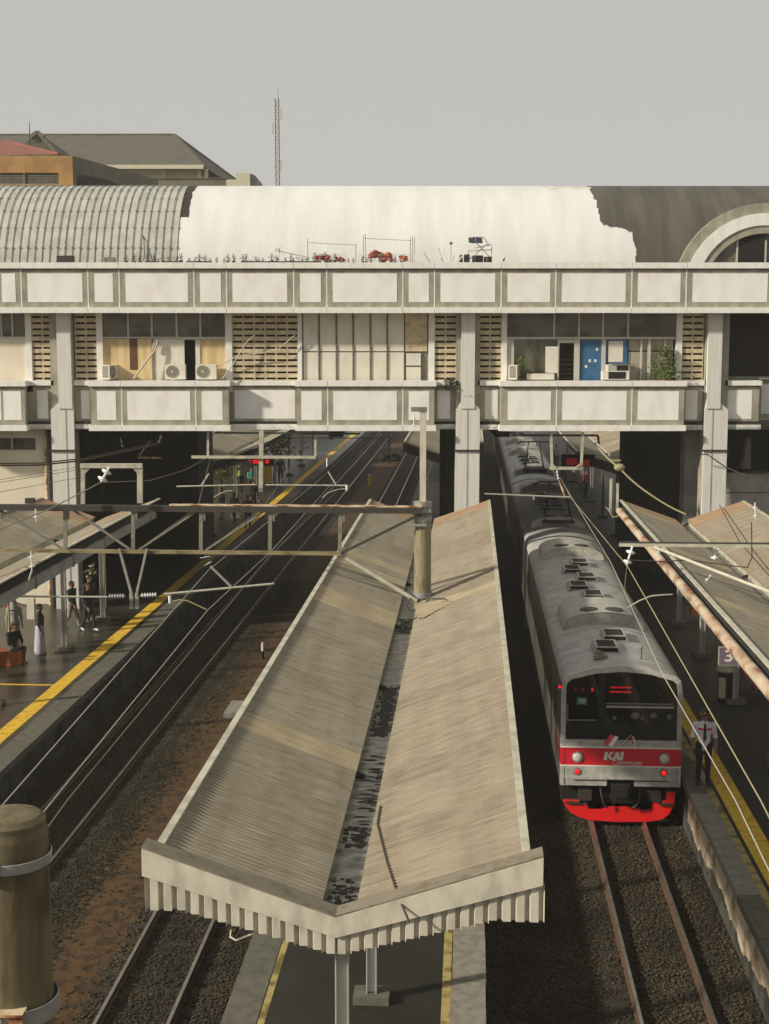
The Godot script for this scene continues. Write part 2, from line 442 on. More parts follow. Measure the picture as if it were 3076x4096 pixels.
# pose: "stand", "walk", "sit", "lean"; c: [skin, top, trousers, shoes, hair]
func person(label: String, at: Vector3, turn: float, h: float, pose: String, c: Array, o := {}) -> Node3D:
	var t := thing("person", label, "person", at, turn, o.get("group", ""))
	var j := {}
	for s in [-1, 1]:
		j["hip%d" % s] = Vector3(s * 0.052, 0.51, 0)
		j["knee%d" % s] = Vector3(s * 0.058, 0.275, 0.012)
		j["ank%d" % s] = Vector3(s * 0.062, 0.045, -0.01)
		j["toe%d" % s] = Vector3(s * 0.075, 0.022, 0.095)
		j["sho%d" % s] = Vector3(s * 0.112, 0.795, -0.005)
		j["elb%d" % s] = Vector3(s * 0.142, 0.63, -0.012)
		j["wri%d" % s] = Vector3(s * 0.148, 0.49, 0.035)
	j.pel = Vector3(0, 0.535, 0); j.chest = Vector3(0, 0.725, 0.004); j.neck = Vector3(0, 0.845, -0.002); j.head = Vector3(0, 0.918, 0.012)
	if pose == "walk":
		j["knee1"] = Vector3(0.056, 0.29, 0.085); j["ank1"] = Vector3(0.056, 0.06, 0.12); j["toe1"] = Vector3(0.06, 0.05, 0.22)
		j["knee-1"] = Vector3(-0.056, 0.28, -0.04); j["ank-1"] = Vector3(-0.056, 0.075, -0.16); j["toe-1"] = Vector3(-0.06, 0.025, -0.075)
		j["elb1"] = Vector3(0.14, 0.64, -0.06); j["wri1"] = Vector3(0.14, 0.52, -0.03)
		j["elb-1"] = Vector3(-0.14, 0.63, 0.03); j["wri-1"] = Vector3(-0.13, 0.53, 0.12)
	elif pose == "sit":
		for q in ["pel", "chest", "neck", "head"]: j[q] += Vector3(0, -0.27, -0.02)
		j.chest.z += 0.03; j.neck.z += 0.06; j.head.z += 0.09
		for s in [-1, 1]:
			j["hip%d" % s] = Vector3(s * 0.055, 0.25, -0.01); j["knee%d" % s] = Vector3(s * 0.075, 0.285, 0.235)
			j["ank%d" % s] = Vector3(s * 0.07, 0.045, 0.2); j["toe%d" % s] = Vector3(s * 0.08, 0.022, 0.3)
			j["sho%d" % s] = Vector3(s * 0.112, 0.535, 0.03); j["elb%d" % s] = Vector3(s * 0.145, 0.39, 0.08); j["wri%d" % s] = Vector3(s * 0.06, 0.36, 0.19)
	elif pose == "lean":
		for q in ["chest", "neck", "head"]: j[q] += Vector3(0, -0.01, 0.04 + (0.03 if q != "chest" else 0.0))
		for s in [-1, 1]:
			j["sho%d" % s] += Vector3(0, -0.01, 0.05); j["elb%d" % s] = Vector3(s * 0.13, 0.64, 0.06); j["wri%d" % s] = Vector3(s * 0.05, 0.62, 0.17)
	for q in o.get("joints", {}): j[q] = o.joints[q]
	for q in j: j[q] *= h
	var S: Color = c[0]
	var top: Color = c[1]
	var tr: Color = c[2]
	var bones := [[j.pel, j.chest, 0.077 * h, 0.083 * h, top], [j.pel + Vector3(-0.035, 0, 0) * h, j.pel + Vector3(0.035, 0, 0) * h, 0.072 * h, 0.072 * h, tr],
		[j["sho-1"], j["sho1"], 0.042 * h, 0.042 * h, top], [j.chest + Vector3(-0.04, 0.01, 0) * h, j.chest + Vector3(0.04, 0.01, 0) * h, 0.07 * h, 0.07 * h, top],
		[j.chest, j.neck, 0.05 * h, 0.034 * h, top], [j.neck, j.head, 0.03 * h, 0.033 * h, S]]
	for s in [-1, 1]:
		var el: Vector3 = j["elb%d" % s]
		bones.append([j["hip%d" % s], j["knee%d" % s], 0.057 * h, 0.038 * h, tr])
		bones.append([j["knee%d" % s], j["ank%d" % s], 0.037 * h, 0.027 * h, tr])
		bones.append([j["ank%d" % s], j["toe%d" % s], 0.027 * h, 0.02 * h, c[3]])
		bones.append([j["sho%d" % s], el, 0.036 * h, 0.028 * h, top])
		bones.append([el, j["wri%d" % s], 0.027 * h, 0.019 * h, S if o.get("bare", false) else top])
	if o.has("skirt"):
		bones.append([j.pel, (j["ank1"] + j["ank-1"]) * 0.5 + Vector3(0, 0.04, 0) * h, 0.085 * h, 0.11 * h, tr])
	var b := Mb.new()
	var fine: bool = o.get("fine", false)
	blob(b, bones, 0.016 if fine else 0.024, 0.03)
	var hc: Vector3 = j.head
	var face: Vector3 = o.get("look", Vector3(0, 0, 1))
	var fx := Vector3.UP.cross(face).normalized()
	var hb := [[hc + Vector3(0, 0.026, 0) * h - face * 0.012 * h, hc + Vector3(0, 0.022, 0) * h + face * 0.008 * h, 0.05 * h, 0.046 * h, S], [hc, hc - Vector3(0, 0.035, 0) * h + face * 0.02 * h, 0.042 * h, 0.024 * h, S],
		[hc + face * 0.05 * h + Vector3(0, 0.008, 0) * h, hc + face * 0.058 * h - Vector3(0, 0.008, 0) * h, 0.006 * h, 0.009 * h, S], [hc - Vector3(0, 0.022, 0) * h + face * 0.046 * h - fx * 0.01 * h, hc - Vector3(0, 0.022, 0) * h + face * 0.046 * h + fx * 0.01 * h, 0.004 * h, 0.004 * h, S.darkened(0.35)]]
	for s in [-1, 1]:
		hb.append([hc + fx * s * 0.046 * h + Vector3(0, 0.012, 0) * h, hc + fx * s * 0.046 * h - Vector3(0, 0.01, 0) * h, 0.009 * h, 0.007 * h, S])
		hb.append([hc + fx * s * 0.019 * h + face * 0.046 * h + Vector3(0, 0.01, 0) * h, hc + fx * s * 0.021 * h + face * 0.046 * h + Vector3(0, 0.01, 0) * h, 0.006 * h, 0.006 * h, Color(0.02, 0.015, 0.01)])
	blob(b, hb, 0.007 if fine else 0.011, 0.012)
	for s in [-1, 1]:
		var w: Vector3 = j["wri%d" % s]
		var d: Vector3 = (w - j["elb%d" % s]).normalized()
		hand(b, w, (d + Vector3(0, -0.3, 0)).normalized(), Vector3(-s, 0, -0.2), h / 1.7, S, 0.55, 0.0055 if fine else 0.008)
	obj("body", b, M.figure, t)
	if c.size() > 4:
		var hr := Mb.new()
		if o.get("hood", false):
			hr.ball(hc + Vector3(0, 0.016, -0.012) * h, Vector3(0.066, 0.072, 0.066) * h, 12)
			hr.cone(hc - Vector3(0, 0.01, 0.01) * h, hc - Vector3(0, 0.12, 0) * h, 0.06 * h, 0.12 * h, 12)
		else:
			hr.ball(hc + Vector3(0, 0.038, 0) * h - face * 0.014 * h, Vector3(0.057, 0.047, 0.06) * h, 12)
			hr.ball(hc + Vector3(0, 0.012, 0) * h - face * 0.026 * h, Vector3(0.052, 0.05, 0.045) * h, 10)
		obj("headscarf" if o.get("hood", false) else "hair", hr, mk(c[4].linear_to_srgb(), 0.8), t)
	return t

# ---------------------------------------------------------------- ground, tracks, platforms
func sheet(u0: float, u1: float, v0: float, v1: float, y: float) -> Mb:
	var b := Mb.new()
	b.quad(Vector3(u0, y, -v0), Vector3(u1, y, -v0), Vector3(u1, y, -v1), Vector3(u0, y, -v1), Vector3.UP)
	return b

func wobj(called: String, b: Mb, m: Material, root: Node3D) -> MeshInstance3D:   # geometry given in world metres, hung under root
	var o := put(called, b.done(), m, root)
	o.transform = root.transform.affine_inverse()
	return o

func stones(label: String, areas: Array, seed_: int, called := "ballast_stones", category := "ballast", mat: Material = M.stone):
	var r := RandomNumberGenerator.new(); r.seed = seed_
	var b := Mb.new()
	var p := [Vector3(1, 0.1, 0.2), Vector3(-0.9, -0.1, 0.3), Vector3(0.1, 0.7, 0), Vector3(0, -0.6, 0.1), Vector3(0.2, 0.2, 0.9), Vector3(-0.2, 0, -1.0)]
	for q in [[0, 2, 4], [4, 2, 1], [1, 2, 5], [5, 2, 0], [0, 4, 3], [4, 1, 3], [1, 5, 3], [5, 0, 3]]:
		var n: Vector3 = (p[q[0]] + p[q[1]] + p[q[2]]).normalized()
		b.tri(p[q[0]], p[q[1]], p[q[2]], n, n, n)
	var xs := []
	var cs := []
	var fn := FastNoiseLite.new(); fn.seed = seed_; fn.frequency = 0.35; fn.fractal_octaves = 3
	for a in areas:
		var cnt := int((a[1] - a[0]) * (a[3] - a[2]) * a[4])
		for i in cnt:
			var s := r.randf_range(0.02, 0.042)
			var uu: float = r.randf_range(a[0], a[1]) if called != "moss" else (a[0] + a[1]) * 0.5 + r.randfn(0.0, (a[1] - a[0]) * 0.3) + 0.12 * fn.get_noise_1d(float(i))
			var vv := r.randf_range(a[2], a[3])
			var at := yd(uu, r.randf_range(-0.005, 0.03), vv)
			xs.append(Transform3D(Basis.from_euler(Vector3(r.randf() * 6, r.randf() * 6, r.randf() * 6)).scaled(Vector3(s * r.randf_range(0.7, 1.2), s * 0.6, s)), at))
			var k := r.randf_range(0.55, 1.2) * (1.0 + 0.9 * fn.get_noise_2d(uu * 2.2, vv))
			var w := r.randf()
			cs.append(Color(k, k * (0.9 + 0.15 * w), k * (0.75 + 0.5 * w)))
	var mm := MultiMesh.new()
	mm.transform_format = MultiMesh.TRANSFORM_3D
	mm.use_colors = true
	mm.mesh = b.done()
	mm.instance_count = xs.size()
	for i in xs.size():
		mm.set_instance_transform(i, xs[i]); mm.set_instance_color(i, cs[i])
	var o := MultiMeshInstance3D.new()
	o.name = numbered(called)
	o.multimesh = mm
	o.material_override = mat
	add_child(o)
	tag(o, label, category, "", "stuff")

func track(label: String, uc: float, v0: float, v1: float, vs: float):
	var t := thing("railway_track", label, "railway track", yd(uc, 0, v0), -TH)
	for s in [-1, 1]:
		var x: float = s * 0.5685
		var pr := PackedVector2Array([Vector2(-0.06, 0.03), Vector2(0.06, 0.03), Vector2(0.05, 0.045), Vector2(0.012, 0.055), Vector2(0.012, 0.115), Vector2(0.033, 0.125), Vector2(0.033, 0.146), Vector2(-0.033, 0.146), Vector2(-0.033, 0.125), Vector2(-0.012, 0.115), Vector2(-0.012, 0.055), Vector2(-0.05, 0.045)])
		var rail := obj("rail", Mb.new().prism(pr, 0.0, v0 - v1, Transform3D(Basis(), Vector3(x, 0, 0))), M.rail, t)
		obj("rail_head", Mb.new().span(x - 0.028, x + 0.028, 0.1455, 0.152, 0.0, v0 - v1), M.railtop, rail)
	var b := Mb.new().prism(PackedVector2Array([Vector2(-1.0, -0.05), Vector2(1.0, -0.05), Vector2(1.0, 0.05), Vector2(0.6, 0.05), Vector2(0.4, 0.035), Vector2(-0.4, 0.035), Vector2(-0.6, 0.05), Vector2(-1.0, 0.05)]), -0.11, 0.11)
	for s in [-1, 1]: b.box(Vector3(s * 0.65, 0.06, 0), Vector3(0.06, 0.03, 0.1)); b.box(Vector3(s * 0.48, 0.06, 0), Vector3(0.06, 0.03, 0.1))
	var mesh := b.done()
	var k := 0
	while 0.3 + k * 0.62 < vs - v0:
		var o := put("sleeper", mesh, M.sleeper, t, Vector3(rng.randf_range(-0.03, 0.03), rng.randf_range(-0.05, -0.025), -0.3 - k * 0.62))
		o.rotation.y = rng.randf_range(-0.015, 0.015)
		k += 1

func make_yard():
	struct("ground", Mb.new().box(Vector3(0, -0.15, -300), Vector3(1600, 0.3, 1400)), M.soil, "brown earth of the station yard reaching to the horizon")
	struct("track_bed", sheet(-10.42, -7.75, 4, 160, 0.004), M.bed, "dark ballast bed of the track beside the left platform", Vector3.ZERO, -TH)
	struct("track_bed", sheet(-6.1, -3.42, 4, 160, 0.004), M.bed, "brown ballast bed of the siding left of the middle platform", Vector3.ZERO, -TH)
	struct("track_bed", sheet(0.26, 4.75, 4, 160, 0.004), M.bed, "brown ballast bed of the track in front of the red and grey train", Vector3.ZERO, -TH)
	track("rusty track running along the left platform with the bright yellow edge stripe", -9.0, 12, 150, 66)
	track("rusty siding track left of the middle platform and its corrugated canopy", -5.18, 12, 150, 66)
	track("rusty track that the red and grey train stands on", 3.29, 12, 150, 31)
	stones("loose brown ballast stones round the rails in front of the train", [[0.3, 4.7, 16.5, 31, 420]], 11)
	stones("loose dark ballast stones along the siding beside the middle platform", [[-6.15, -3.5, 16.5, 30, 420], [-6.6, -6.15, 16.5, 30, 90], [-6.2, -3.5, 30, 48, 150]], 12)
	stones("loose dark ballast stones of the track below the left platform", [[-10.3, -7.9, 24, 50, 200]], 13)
	stones("dark olive moss and weeds along the drain between the left track and the brown soil", [[-8.1, -7.1, 16, 34, 420], [-8.1, -7.1, 34, 60, 200]], 14, "moss", "moss", M.ditch)
	# platforms
	var p := thing("platform", "wide dark platform on the left with a bright yellow edge stripe", "platform", yd(-10.42, 0, 5), -TH)
	tag(p, "", "", "", "structure")
	obj("platform_body", Mb.new().span(-9.0, 0.0, 0.0, 1.1, 0.0, -155), M.platform_wet, p)
	obj("edge_wall", Mb.new().span(0.0, 0.04, 0.0, 0.96, 0.0, -155), M.face_dark, p)
	slabs(p, -0.48, 0.07, 12, 62, [M.coping, M.coping2], 1.2)
	obj("yellow_stripe", Mb.new().span(-1.06, -0.66, 1.0, 1.105, -2, -150), M.yellow, p)
	obj("yellow_line", Mb.new().span(-2.6, -1.06, 1.0, 1.1045, -32.15, -32.27), M.yellow, p)
	p = thing("platform", "narrow middle platform under the big corrugated canopy", "platform", yd(-1.58, 0, 5), -TH)
	tag(p, "", "", "", "structure")
	obj("platform_body", Mb.new().span(-1.82, 1.82, 0.0, 1.1, 0, -155), M.asphalt, p)
	obj("edge_wall", Mb.new().span(-1.86, -1.82, 0.0, 0.96, 0, -155), M.face_dark, p)
	obj("edge_wall", Mb.new().span(1.82, 1.86, 0.0, 0.96, 0, -155), M.face_dark, p)
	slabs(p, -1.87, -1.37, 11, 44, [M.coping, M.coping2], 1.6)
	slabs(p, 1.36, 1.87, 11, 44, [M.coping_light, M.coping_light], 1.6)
	obj("yellow_line", Mb.new().span(-1.36, -1.26, 1.0, 1.105, -2, -100), M.oldyellow, p)
	obj("yellow_line", Mb.new().span(1.22, 1.35, 1.0, 1.105, -2, -100), M.oldyellow, p)
	p = thing("platform", "dark platform on the right where the guard stands", "platform", yd(4.75, 0, 5), -TH)
	tag(p, "", "", "", "structure")
	obj("platform_body", Mb.new().span(0.0, 7.5, 0.0, 1.1, 0, -155), M.asphalt, p)
	var ew := obj("edge_wall", Mb.new().span(-0.03, 0.0, 0.0, 0.97, 0, -155), M.face_dark, p)
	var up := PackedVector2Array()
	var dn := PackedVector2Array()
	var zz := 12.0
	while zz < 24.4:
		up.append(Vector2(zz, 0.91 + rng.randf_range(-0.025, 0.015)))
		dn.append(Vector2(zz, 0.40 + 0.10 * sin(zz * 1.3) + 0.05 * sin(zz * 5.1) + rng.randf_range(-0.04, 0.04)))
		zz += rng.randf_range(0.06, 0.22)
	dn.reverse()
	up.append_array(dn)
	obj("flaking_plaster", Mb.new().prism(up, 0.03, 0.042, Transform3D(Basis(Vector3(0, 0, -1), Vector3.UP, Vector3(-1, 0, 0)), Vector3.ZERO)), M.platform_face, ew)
	slabs(p, -0.07, 0.33, 10, 60, [M.coping, M.coping2, M.coping_light], 0.9)
	obj("pale_yellow_line", Mb.new().span(0.335, 0.47, 1.0, 1.105, -2, -150), M.oldyellow, p)
	obj("yellow_stripe", Mb.new().span(0.55, 1.0, 1.0, 1.105, -2, -150), M.yellow, p)

func slabs(p: Node3D, x0: float, x1: float, v0: float, v1: float, mats: Array, l: float):
	var mesh := Mb.new().box(Vector3.ZERO, Vector3(x1 - x0, 0.16, l - 0.02)).done()
	var z := v0
	while z < v1:
		put("coping_slab", mesh, mats[rng.randi() % mats.size()], p, Vector3((x0 + x1) * 0.5 + rng.randf_range(-0.008, 0.008), 1.03 + rng.randf_range(-0.004, 0.006), -z))
		z += l

# ---------------------------------------------------------------- canopies
func canopy(label: String, uc: float, v0: float, v1: float, front: bool, columns: Array, pitch := 0.1):
	var hv := 4.62
	var he := 5.25
	var hw := 1.98
	var L := v1 - v0
	var t := thing("platform_canopy", label, "canopy", yd(uc, 0, v0), -TH)
	var w := 0.8
	var meshes := []
	for s in [-1, 1]:
		hw = 1.91 if s < 0 and front else 1.98
		var b := Mb.new()
		var xs := [0.19, 0.8, 1.4, hw]
		var sl := (he - hv) / (hw - 0.19)
		var nr := int(round(w / pitch))
		var nz := nr * 6
		for i in nz:
			for k in 3:
				var q := []
				var m := []
				for e in [[i, k], [i, k + 1], [i + 1, k + 1], [i + 1, k]]:
					var z: float = -e[0] * w / nz
					var a: float = TAU * e[0] / 6.0
					q.append(Vector3(s * xs[e[1]], hv + (xs[e[1]] - 0.19) * sl + 0.023 * cos(a), z))
					m.append(Vector3(-s * sl, 1.0, -0.023 * TAU * nr / w * sin(a)).normalized())
				b.squad(q[0], q[1], q[2], q[3], m[0], m[1], m[2], m[3])
		meshes.append(b.done())
	var n := int(L / w)
	var tone := 0
	for i in n:
		for s in 2:
			if rng.randf() < 0.35: tone = rng.randi() % 4
			var m: Material = M["sheet_%s%d" % [["left", "right"][s], tone]]
			if i >= n - 2: m = M.sheet_rust
			elif s == 0 and front and (i == 19 or i == 6): m = M.sheet_patch
			elif rng.randf() < 0.04: m = M.sheet_patch
			var o := put("roof_sheet", meshes[s], m, t, Vector3(0, rng.randf_range(0.0, 0.0015), -i * w - 0.02))
	var L2 := n * w + 0.03
	var g := obj("valley_gutter", Mb.new().span(-0.24, 0.24, hv - 0.2, hv - 0.17, 0, -L2), M.gutter, t)
	obj("gutter_lip", Mb.new().span(-0.245, -0.23, hv - 0.2, hv + 0.0, 0, -L2), M.trim, g)
	obj("gutter_lip", Mb.new().span(0.23, 0.245, hv - 0.2, hv + 0.0, 0, -L2), M.trim, g)
	for s in [-1, 1]:
		hw = 1.91 if s < 0 and front else 1.98
		obj("edge_beam", Mb.new().span(s * (hw - 0.12), s * (hw - 0.02), he - 0.27, he - 0.09, 0, -L2), M.shade_dark, t)
		obj("edge_flashing", Mb.new().bar(Vector3(s * (hw + 0.025), he + 0.02, 0), Vector3(s * (hw + 0.025), he + 0.02, -L2), 0.09, 0.035), M.trim, t)
		for x in [0.7, 1.35]:
			obj("purlin", Mb.new().span(s * x - 0.04, s * x + 0.04, hv + (x - 0.19) * 0.352 - 0.12, hv + (x - 0.19) * 0.352 - 0.03, 0, -L2), M.shade_dark, t)
	for v in columns:
		var z: float = v0 - v
		var c := Mb.new()
		c.span(-0.075, -0.06, 1.1, hv - 0.2, z - 0.07, z + 0.07).span(0.06, 0.075, 1.1, hv - 0.2, z - 0.07, z + 0.07).span(-0.06, 0.06, 1.1, hv - 0.2, z - 0.006, z + 0.006)
		var col := obj("column", c, M.post, t)
		obj("plinth", Mb.new().span(-0.26, 0.26, 1.1, 1.22, z - 0.2, z + 0.2), M.coping, col)
		for s in [-1, 1]:
			obj("rafter", Mb.new().bar(Vector3(s * 0.1, hv - 0.2, z), Vector3(s * (hw - 0.1), he - 0.16, z), 0.09, 0.13), M.shade_dark, t)
	if front:
		for s in [-1, 1]:
			var a := Vector3(0, hv + 0.02, 0.02)
			var fw := 2.06 if s < 0 else 2.17
			var e := Vector3(s * fw, he + 0.1, 0.02)
			var y0 := a.y
			var y1 := e.y
			var face := Mb.new()
			face.prism(PackedVector2Array([Vector2(0, y0 - 0.22), Vector2(s * fw, y1 - 0.30), Vector2(s * fw, y1), Vector2(0, y0)]), 0.0, 0.16)
			obj("fascia_board", face, M.fascia, t)
			var cap := Mb.new()
			cap.prism(PackedVector2Array([Vector2(0, y0 + 0.004), Vector2(s * fw, y1 + 0.004), Vector2(s * fw, y1 + 0.02), Vector2(0, y0 + 0.02)]), -0.12, 0.15)
			obj("fascia_flashing", cap, M.flash, t)
			var k := 0
			var x := 0.015
			while x < fw - 0.1:
				var hang := 0.20 + 0.03 * x if x < 1.62 else 0.40
				var fl := Mb.new()
				var pw := 0.082
				for q in [[0.0, 0.0, pw, 0.0], [pw, 0.0, pw + 0.016, -0.045], [pw + 0.016, -0.045, 0.128, -0.045], [0.128, -0.045, 0.145, 0.0]]:
					var xa: float = x + q[0]
					var xb: float = x + q[2]
					var ta := y0 - 0.22 + (y1 - y0 - 0.08) * xa / fw
					var tb := y0 - 0.22 + (y1 - y0 - 0.08) * xb / fw
					var bot := y0 - 0.22 + (y1 - y0 - 0.08) * (x if x < 1.62 else 1.62) / fw - hang + (0.14 if x >= 1.62 else 0.0)
					fl.quad(Vector3(s * xa, ta, 0.12 + q[1]), Vector3(s * xb, tb, 0.12 + q[3]), Vector3(s * xb, bot, 0.12 + q[3]), Vector3(s * xa, bot, 0.12 + q[1]), Vector3(s * (q[1] - q[3]), 0, q[2] - q[0]))
				obj("fascia_rib", fl, M.fascia, t)
				x += 0.145; k += 1
	if v0 > 60.0:
		for s in [-1, 1]:
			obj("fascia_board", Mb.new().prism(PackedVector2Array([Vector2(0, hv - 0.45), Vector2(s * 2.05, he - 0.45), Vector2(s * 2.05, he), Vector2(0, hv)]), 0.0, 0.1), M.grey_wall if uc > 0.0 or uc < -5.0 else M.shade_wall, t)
	return t

# ---------------------------------------------------------------- train
func car(label: String, v: float, cab: bool, panto: bool):
	var t := thing("train_car", label, "train", yd(3.31, 0, v), -TH, "")
	var L := 19.5
	var hw := 1.3
	var half := [Vector2(1.3, 0.97), Vector2(1.3, 3.05), Vector2(1.29, 3.22)]
	var top := [Vector2(1.29, 3.22), Vector2(1.25, 3.33), Vector2(1.16, 3.40), Vector2(0.95, 3.475), Vector2(0.6, 3.57), Vector2(0.3, 3.615), Vector2(0, 3.63)]
	var rf := []
	for q in top: rf.append(q)
	for i in range(top.size() - 2, -1, -1): rf.append(Vector2(-top[i].x, top[i].y))
	rf.reverse()
	var z0 := -0.12 if cab else -0.02
	var body := Mb.new()
	for s in [-1, 1]:
		for i in 2:
			body.quad(Vector3(s * half[i].x, half[i].y, z0), Vector3(s * half[i + 1].x, half[i + 1].y, z0), Vector3(s * half[i + 1].x, half[i + 1].y, -L), Vector3(s * half[i].x, half[i].y, -L), Vector3(s, 0.1, 0))
	body.quad(Vector3(-1.3, 0.97, z0), Vector3(1.3, 0.97, z0), Vector3(1.3, 0.97, -L), Vector3(-1.3, 0.97, -L), Vector3.DOWN)
	var shape := PackedVector2Array([Vector2(-1.3, 0.97), Vector2(1.3, 0.97), Vector2(1.3, 3.02)])
	for q in top: shape.append(q)
	for i in range(top.size() - 2, -1, -1): shape.append(Vector2(-top[i].x, top[i].y))
	shape.append(Vector2(-1.3, 3.02))
	body.prism(shape, -L + 0.01, -L)
	if not cab: body.prism(shape, -0.03, 0.0)
	obj("body", body, M.stainless, t)
	var roof := Mb.new().strip(rf, z0 + 0.004, -L + 0.004)
	for q in roof.v.size(): roof.v[q] += roof.n[q] * 0.004
	var rr := obj("roof", roof, M.trainroof, t)
	for z in ([-3.9, -10.4, -14.6] if cab else [-2.4, -7.6, -12.8, -17.4]):
		var st := Mb.new().strip(rf, z, z - 0.045)
		for q in st.v.size(): st.v[q] += st.n[q] * 0.009
		obj("roof_seam", st, M.seam, rr)
	for z in ([-5.5, -16.2] if cab else [-3.9, -15.6]):
		var u := Node3D.new(); u.name = "roof_cooler"; t.add_child(u, true); u.position = Vector3(0, 0, z)
		var arc := []
		var fill := PackedVector2Array()
		for i in 13:
			var a := PI * i / 12.0
			var x := -1.0 * cos(a)
			arc.append(Vector2(x, 3.50 + 0.42 * pow(sin(a), 0.75)))
		for q in arc: fill.append(q)
		obj("cover", Mb.new().strip(arc, 1.05, -1.05).prism(fill, 1.03, 1.05).prism(fill, -1.03, -1.05), M.acgrey, u)
		var rim := Mb.new()
		var pts := PackedVector3Array()
		for q in arc: pts.append(Vector3(q.x, q.y + 0.006, 1.05))
		obj("rim", rim.tube(pts, 0.018, 5), M.trim, u)
		var gr := Mb.new()
		for s in [-1, 1]: gr.ball(Vector3(s * 0.29, 3.9, 0.55), Vector3(0.26, 0.035, 0.3), 10)
		obj("fan_grille", gr, M.girder_dark, u)
		for i in 9:
			obj("slot", Mb.new().box(Vector3(-0.92 + i * 0.07, 3.665 + i * 0.026, 0.0 + 0.9), Vector3(0.03, 0.05, 0.05)), M.matt, u)
	var vents := [[-0.2, -1.75], [0.1, -2.97], [0.06, -8.13], [-0.24, -9.52], [0.1, -10.96], [-0.22, -12.28], [0.1, -13.57]] if cab else [[0.25, -6.4], [-0.25, -7.5], [0.25, -8.7], [-0.25, -9.9], [0.25, -11.1], [-0.25, -12.3]]
	for q in vents:
		var vt := Node3D.new(); vt.name = "roof_vent"; t.add_child(vt, true); vt.position = Vector3(q[0], 3.62, q[1])
		obj("housing", Mb.new().prism(PackedVector2Array([Vector2(-0.31, 0), Vector2(0.31, 0), Vector2(0.25, 0.13), Vector2(-0.25, 0.13)]), -0.42, 0.42), M.acgrey, vt)
		obj("louvre", Mb.new().prism(PackedVector2Array([Vector2(-0.25, 0.03), Vector2(0.25, 0.03), Vector2(0.23, 0.115), Vector2(-0.23, 0.115)]), 0.42, 0.43).span(-0.2, 0.2, 0.131, 0.138, -0.3, 0.34), M.matt, vt)
	# sides: doors and windows
	for s in [-1, 1]:
		for i in 4:
			var zc: float = -L * (0.125 + 0.25 * i) + (0.4 if cab and i == 0 else 0.0)
			var d := Node3D.new(); d.name = "door"; t.add_child(d, true)
			obj("leaf", Mb.new().span(s * 1.296, s * 1.304, 1.1, 2.95, zc - 0.65, zc + 0.65), M.stainless, d)
			for k in [-1, 1]: obj("pane", Mb.new().span(s * 1.302, s * 1.31, 1.85, 2.7, zc + k * 0.32 - 0.2, zc + k * 0.32 + 0.2), M.black, d)
			if i < 3:
				var zw: float = -L * (0.25 + 0.25 * i)
				obj("side_window", Mb.new().span(s * 1.3, s * 1.308, 1.9, 2.75, zw - 1.4, zw + 1.4), M.black, t)
		if cab: obj("red_band", Mb.new().span(s * 1.299, s * 1.306, 1.45, 1.78, z0, -1.9), M.sidered, t)
		obj("yellow_band", Mb.new().span(s * 1.299, s * 1.306, 3.0, 3.06, z0, -L), M.stainless, t)
	# running gear
	obj("underframe", Mb.new().span(-1.15, 1.15, 0.45, 0.96, -0.6, -L + 0.4), M.matt, t)
	for z in [-2.6, -4.7, -14.8, -16.9]:
		for s in [-1, 1]:
			obj("wheel", Mb.new().cone(Vector3(s * 0.5, 0.58, z), Vector3(s * 0.62, 0.58, z), 0.43, 0.43, 16), M.matt, t)
	if panto:
		var p := Node3D.new(); p.name = "pantograph"; t.add_child(p, true); p.position = Vector3(0, 3.7, -3.4)
		var a := Mb.new()
		for s in [-1, 1]:
			a.bar(Vector3(s * 0.5, 0.1, 0.6), Vector3(s * 0.35, 0.9, -0.5), 0.05, 0.05).bar(Vector3(s * 0.5, 0.1, -0.6), Vector3(s * 0.35, 0.9, 0.5), 0.05, 0.05).bar(Vector3(s * 0.35, 0.9, -0.5), Vector3(s * 0.3, 1.5, 0), 0.04, 0.04)
		a.box(Vector3(0, 0.06, 0), Vector3(1.2, 0.1, 1.6))
		obj("arm", a, M.matt, p)
		obj("collector_bow", Mb.new().tube(PackedVector3Array([Vector3(-0.9, 1.35, 0), Vector3(-0.7, 1.5, 0), Vector3(0.7, 1.5, 0), Vector3(0.9, 1.35, 0)]), 0.04), M.matt, p)
	if cab: cab_front(t, shape)
	return t

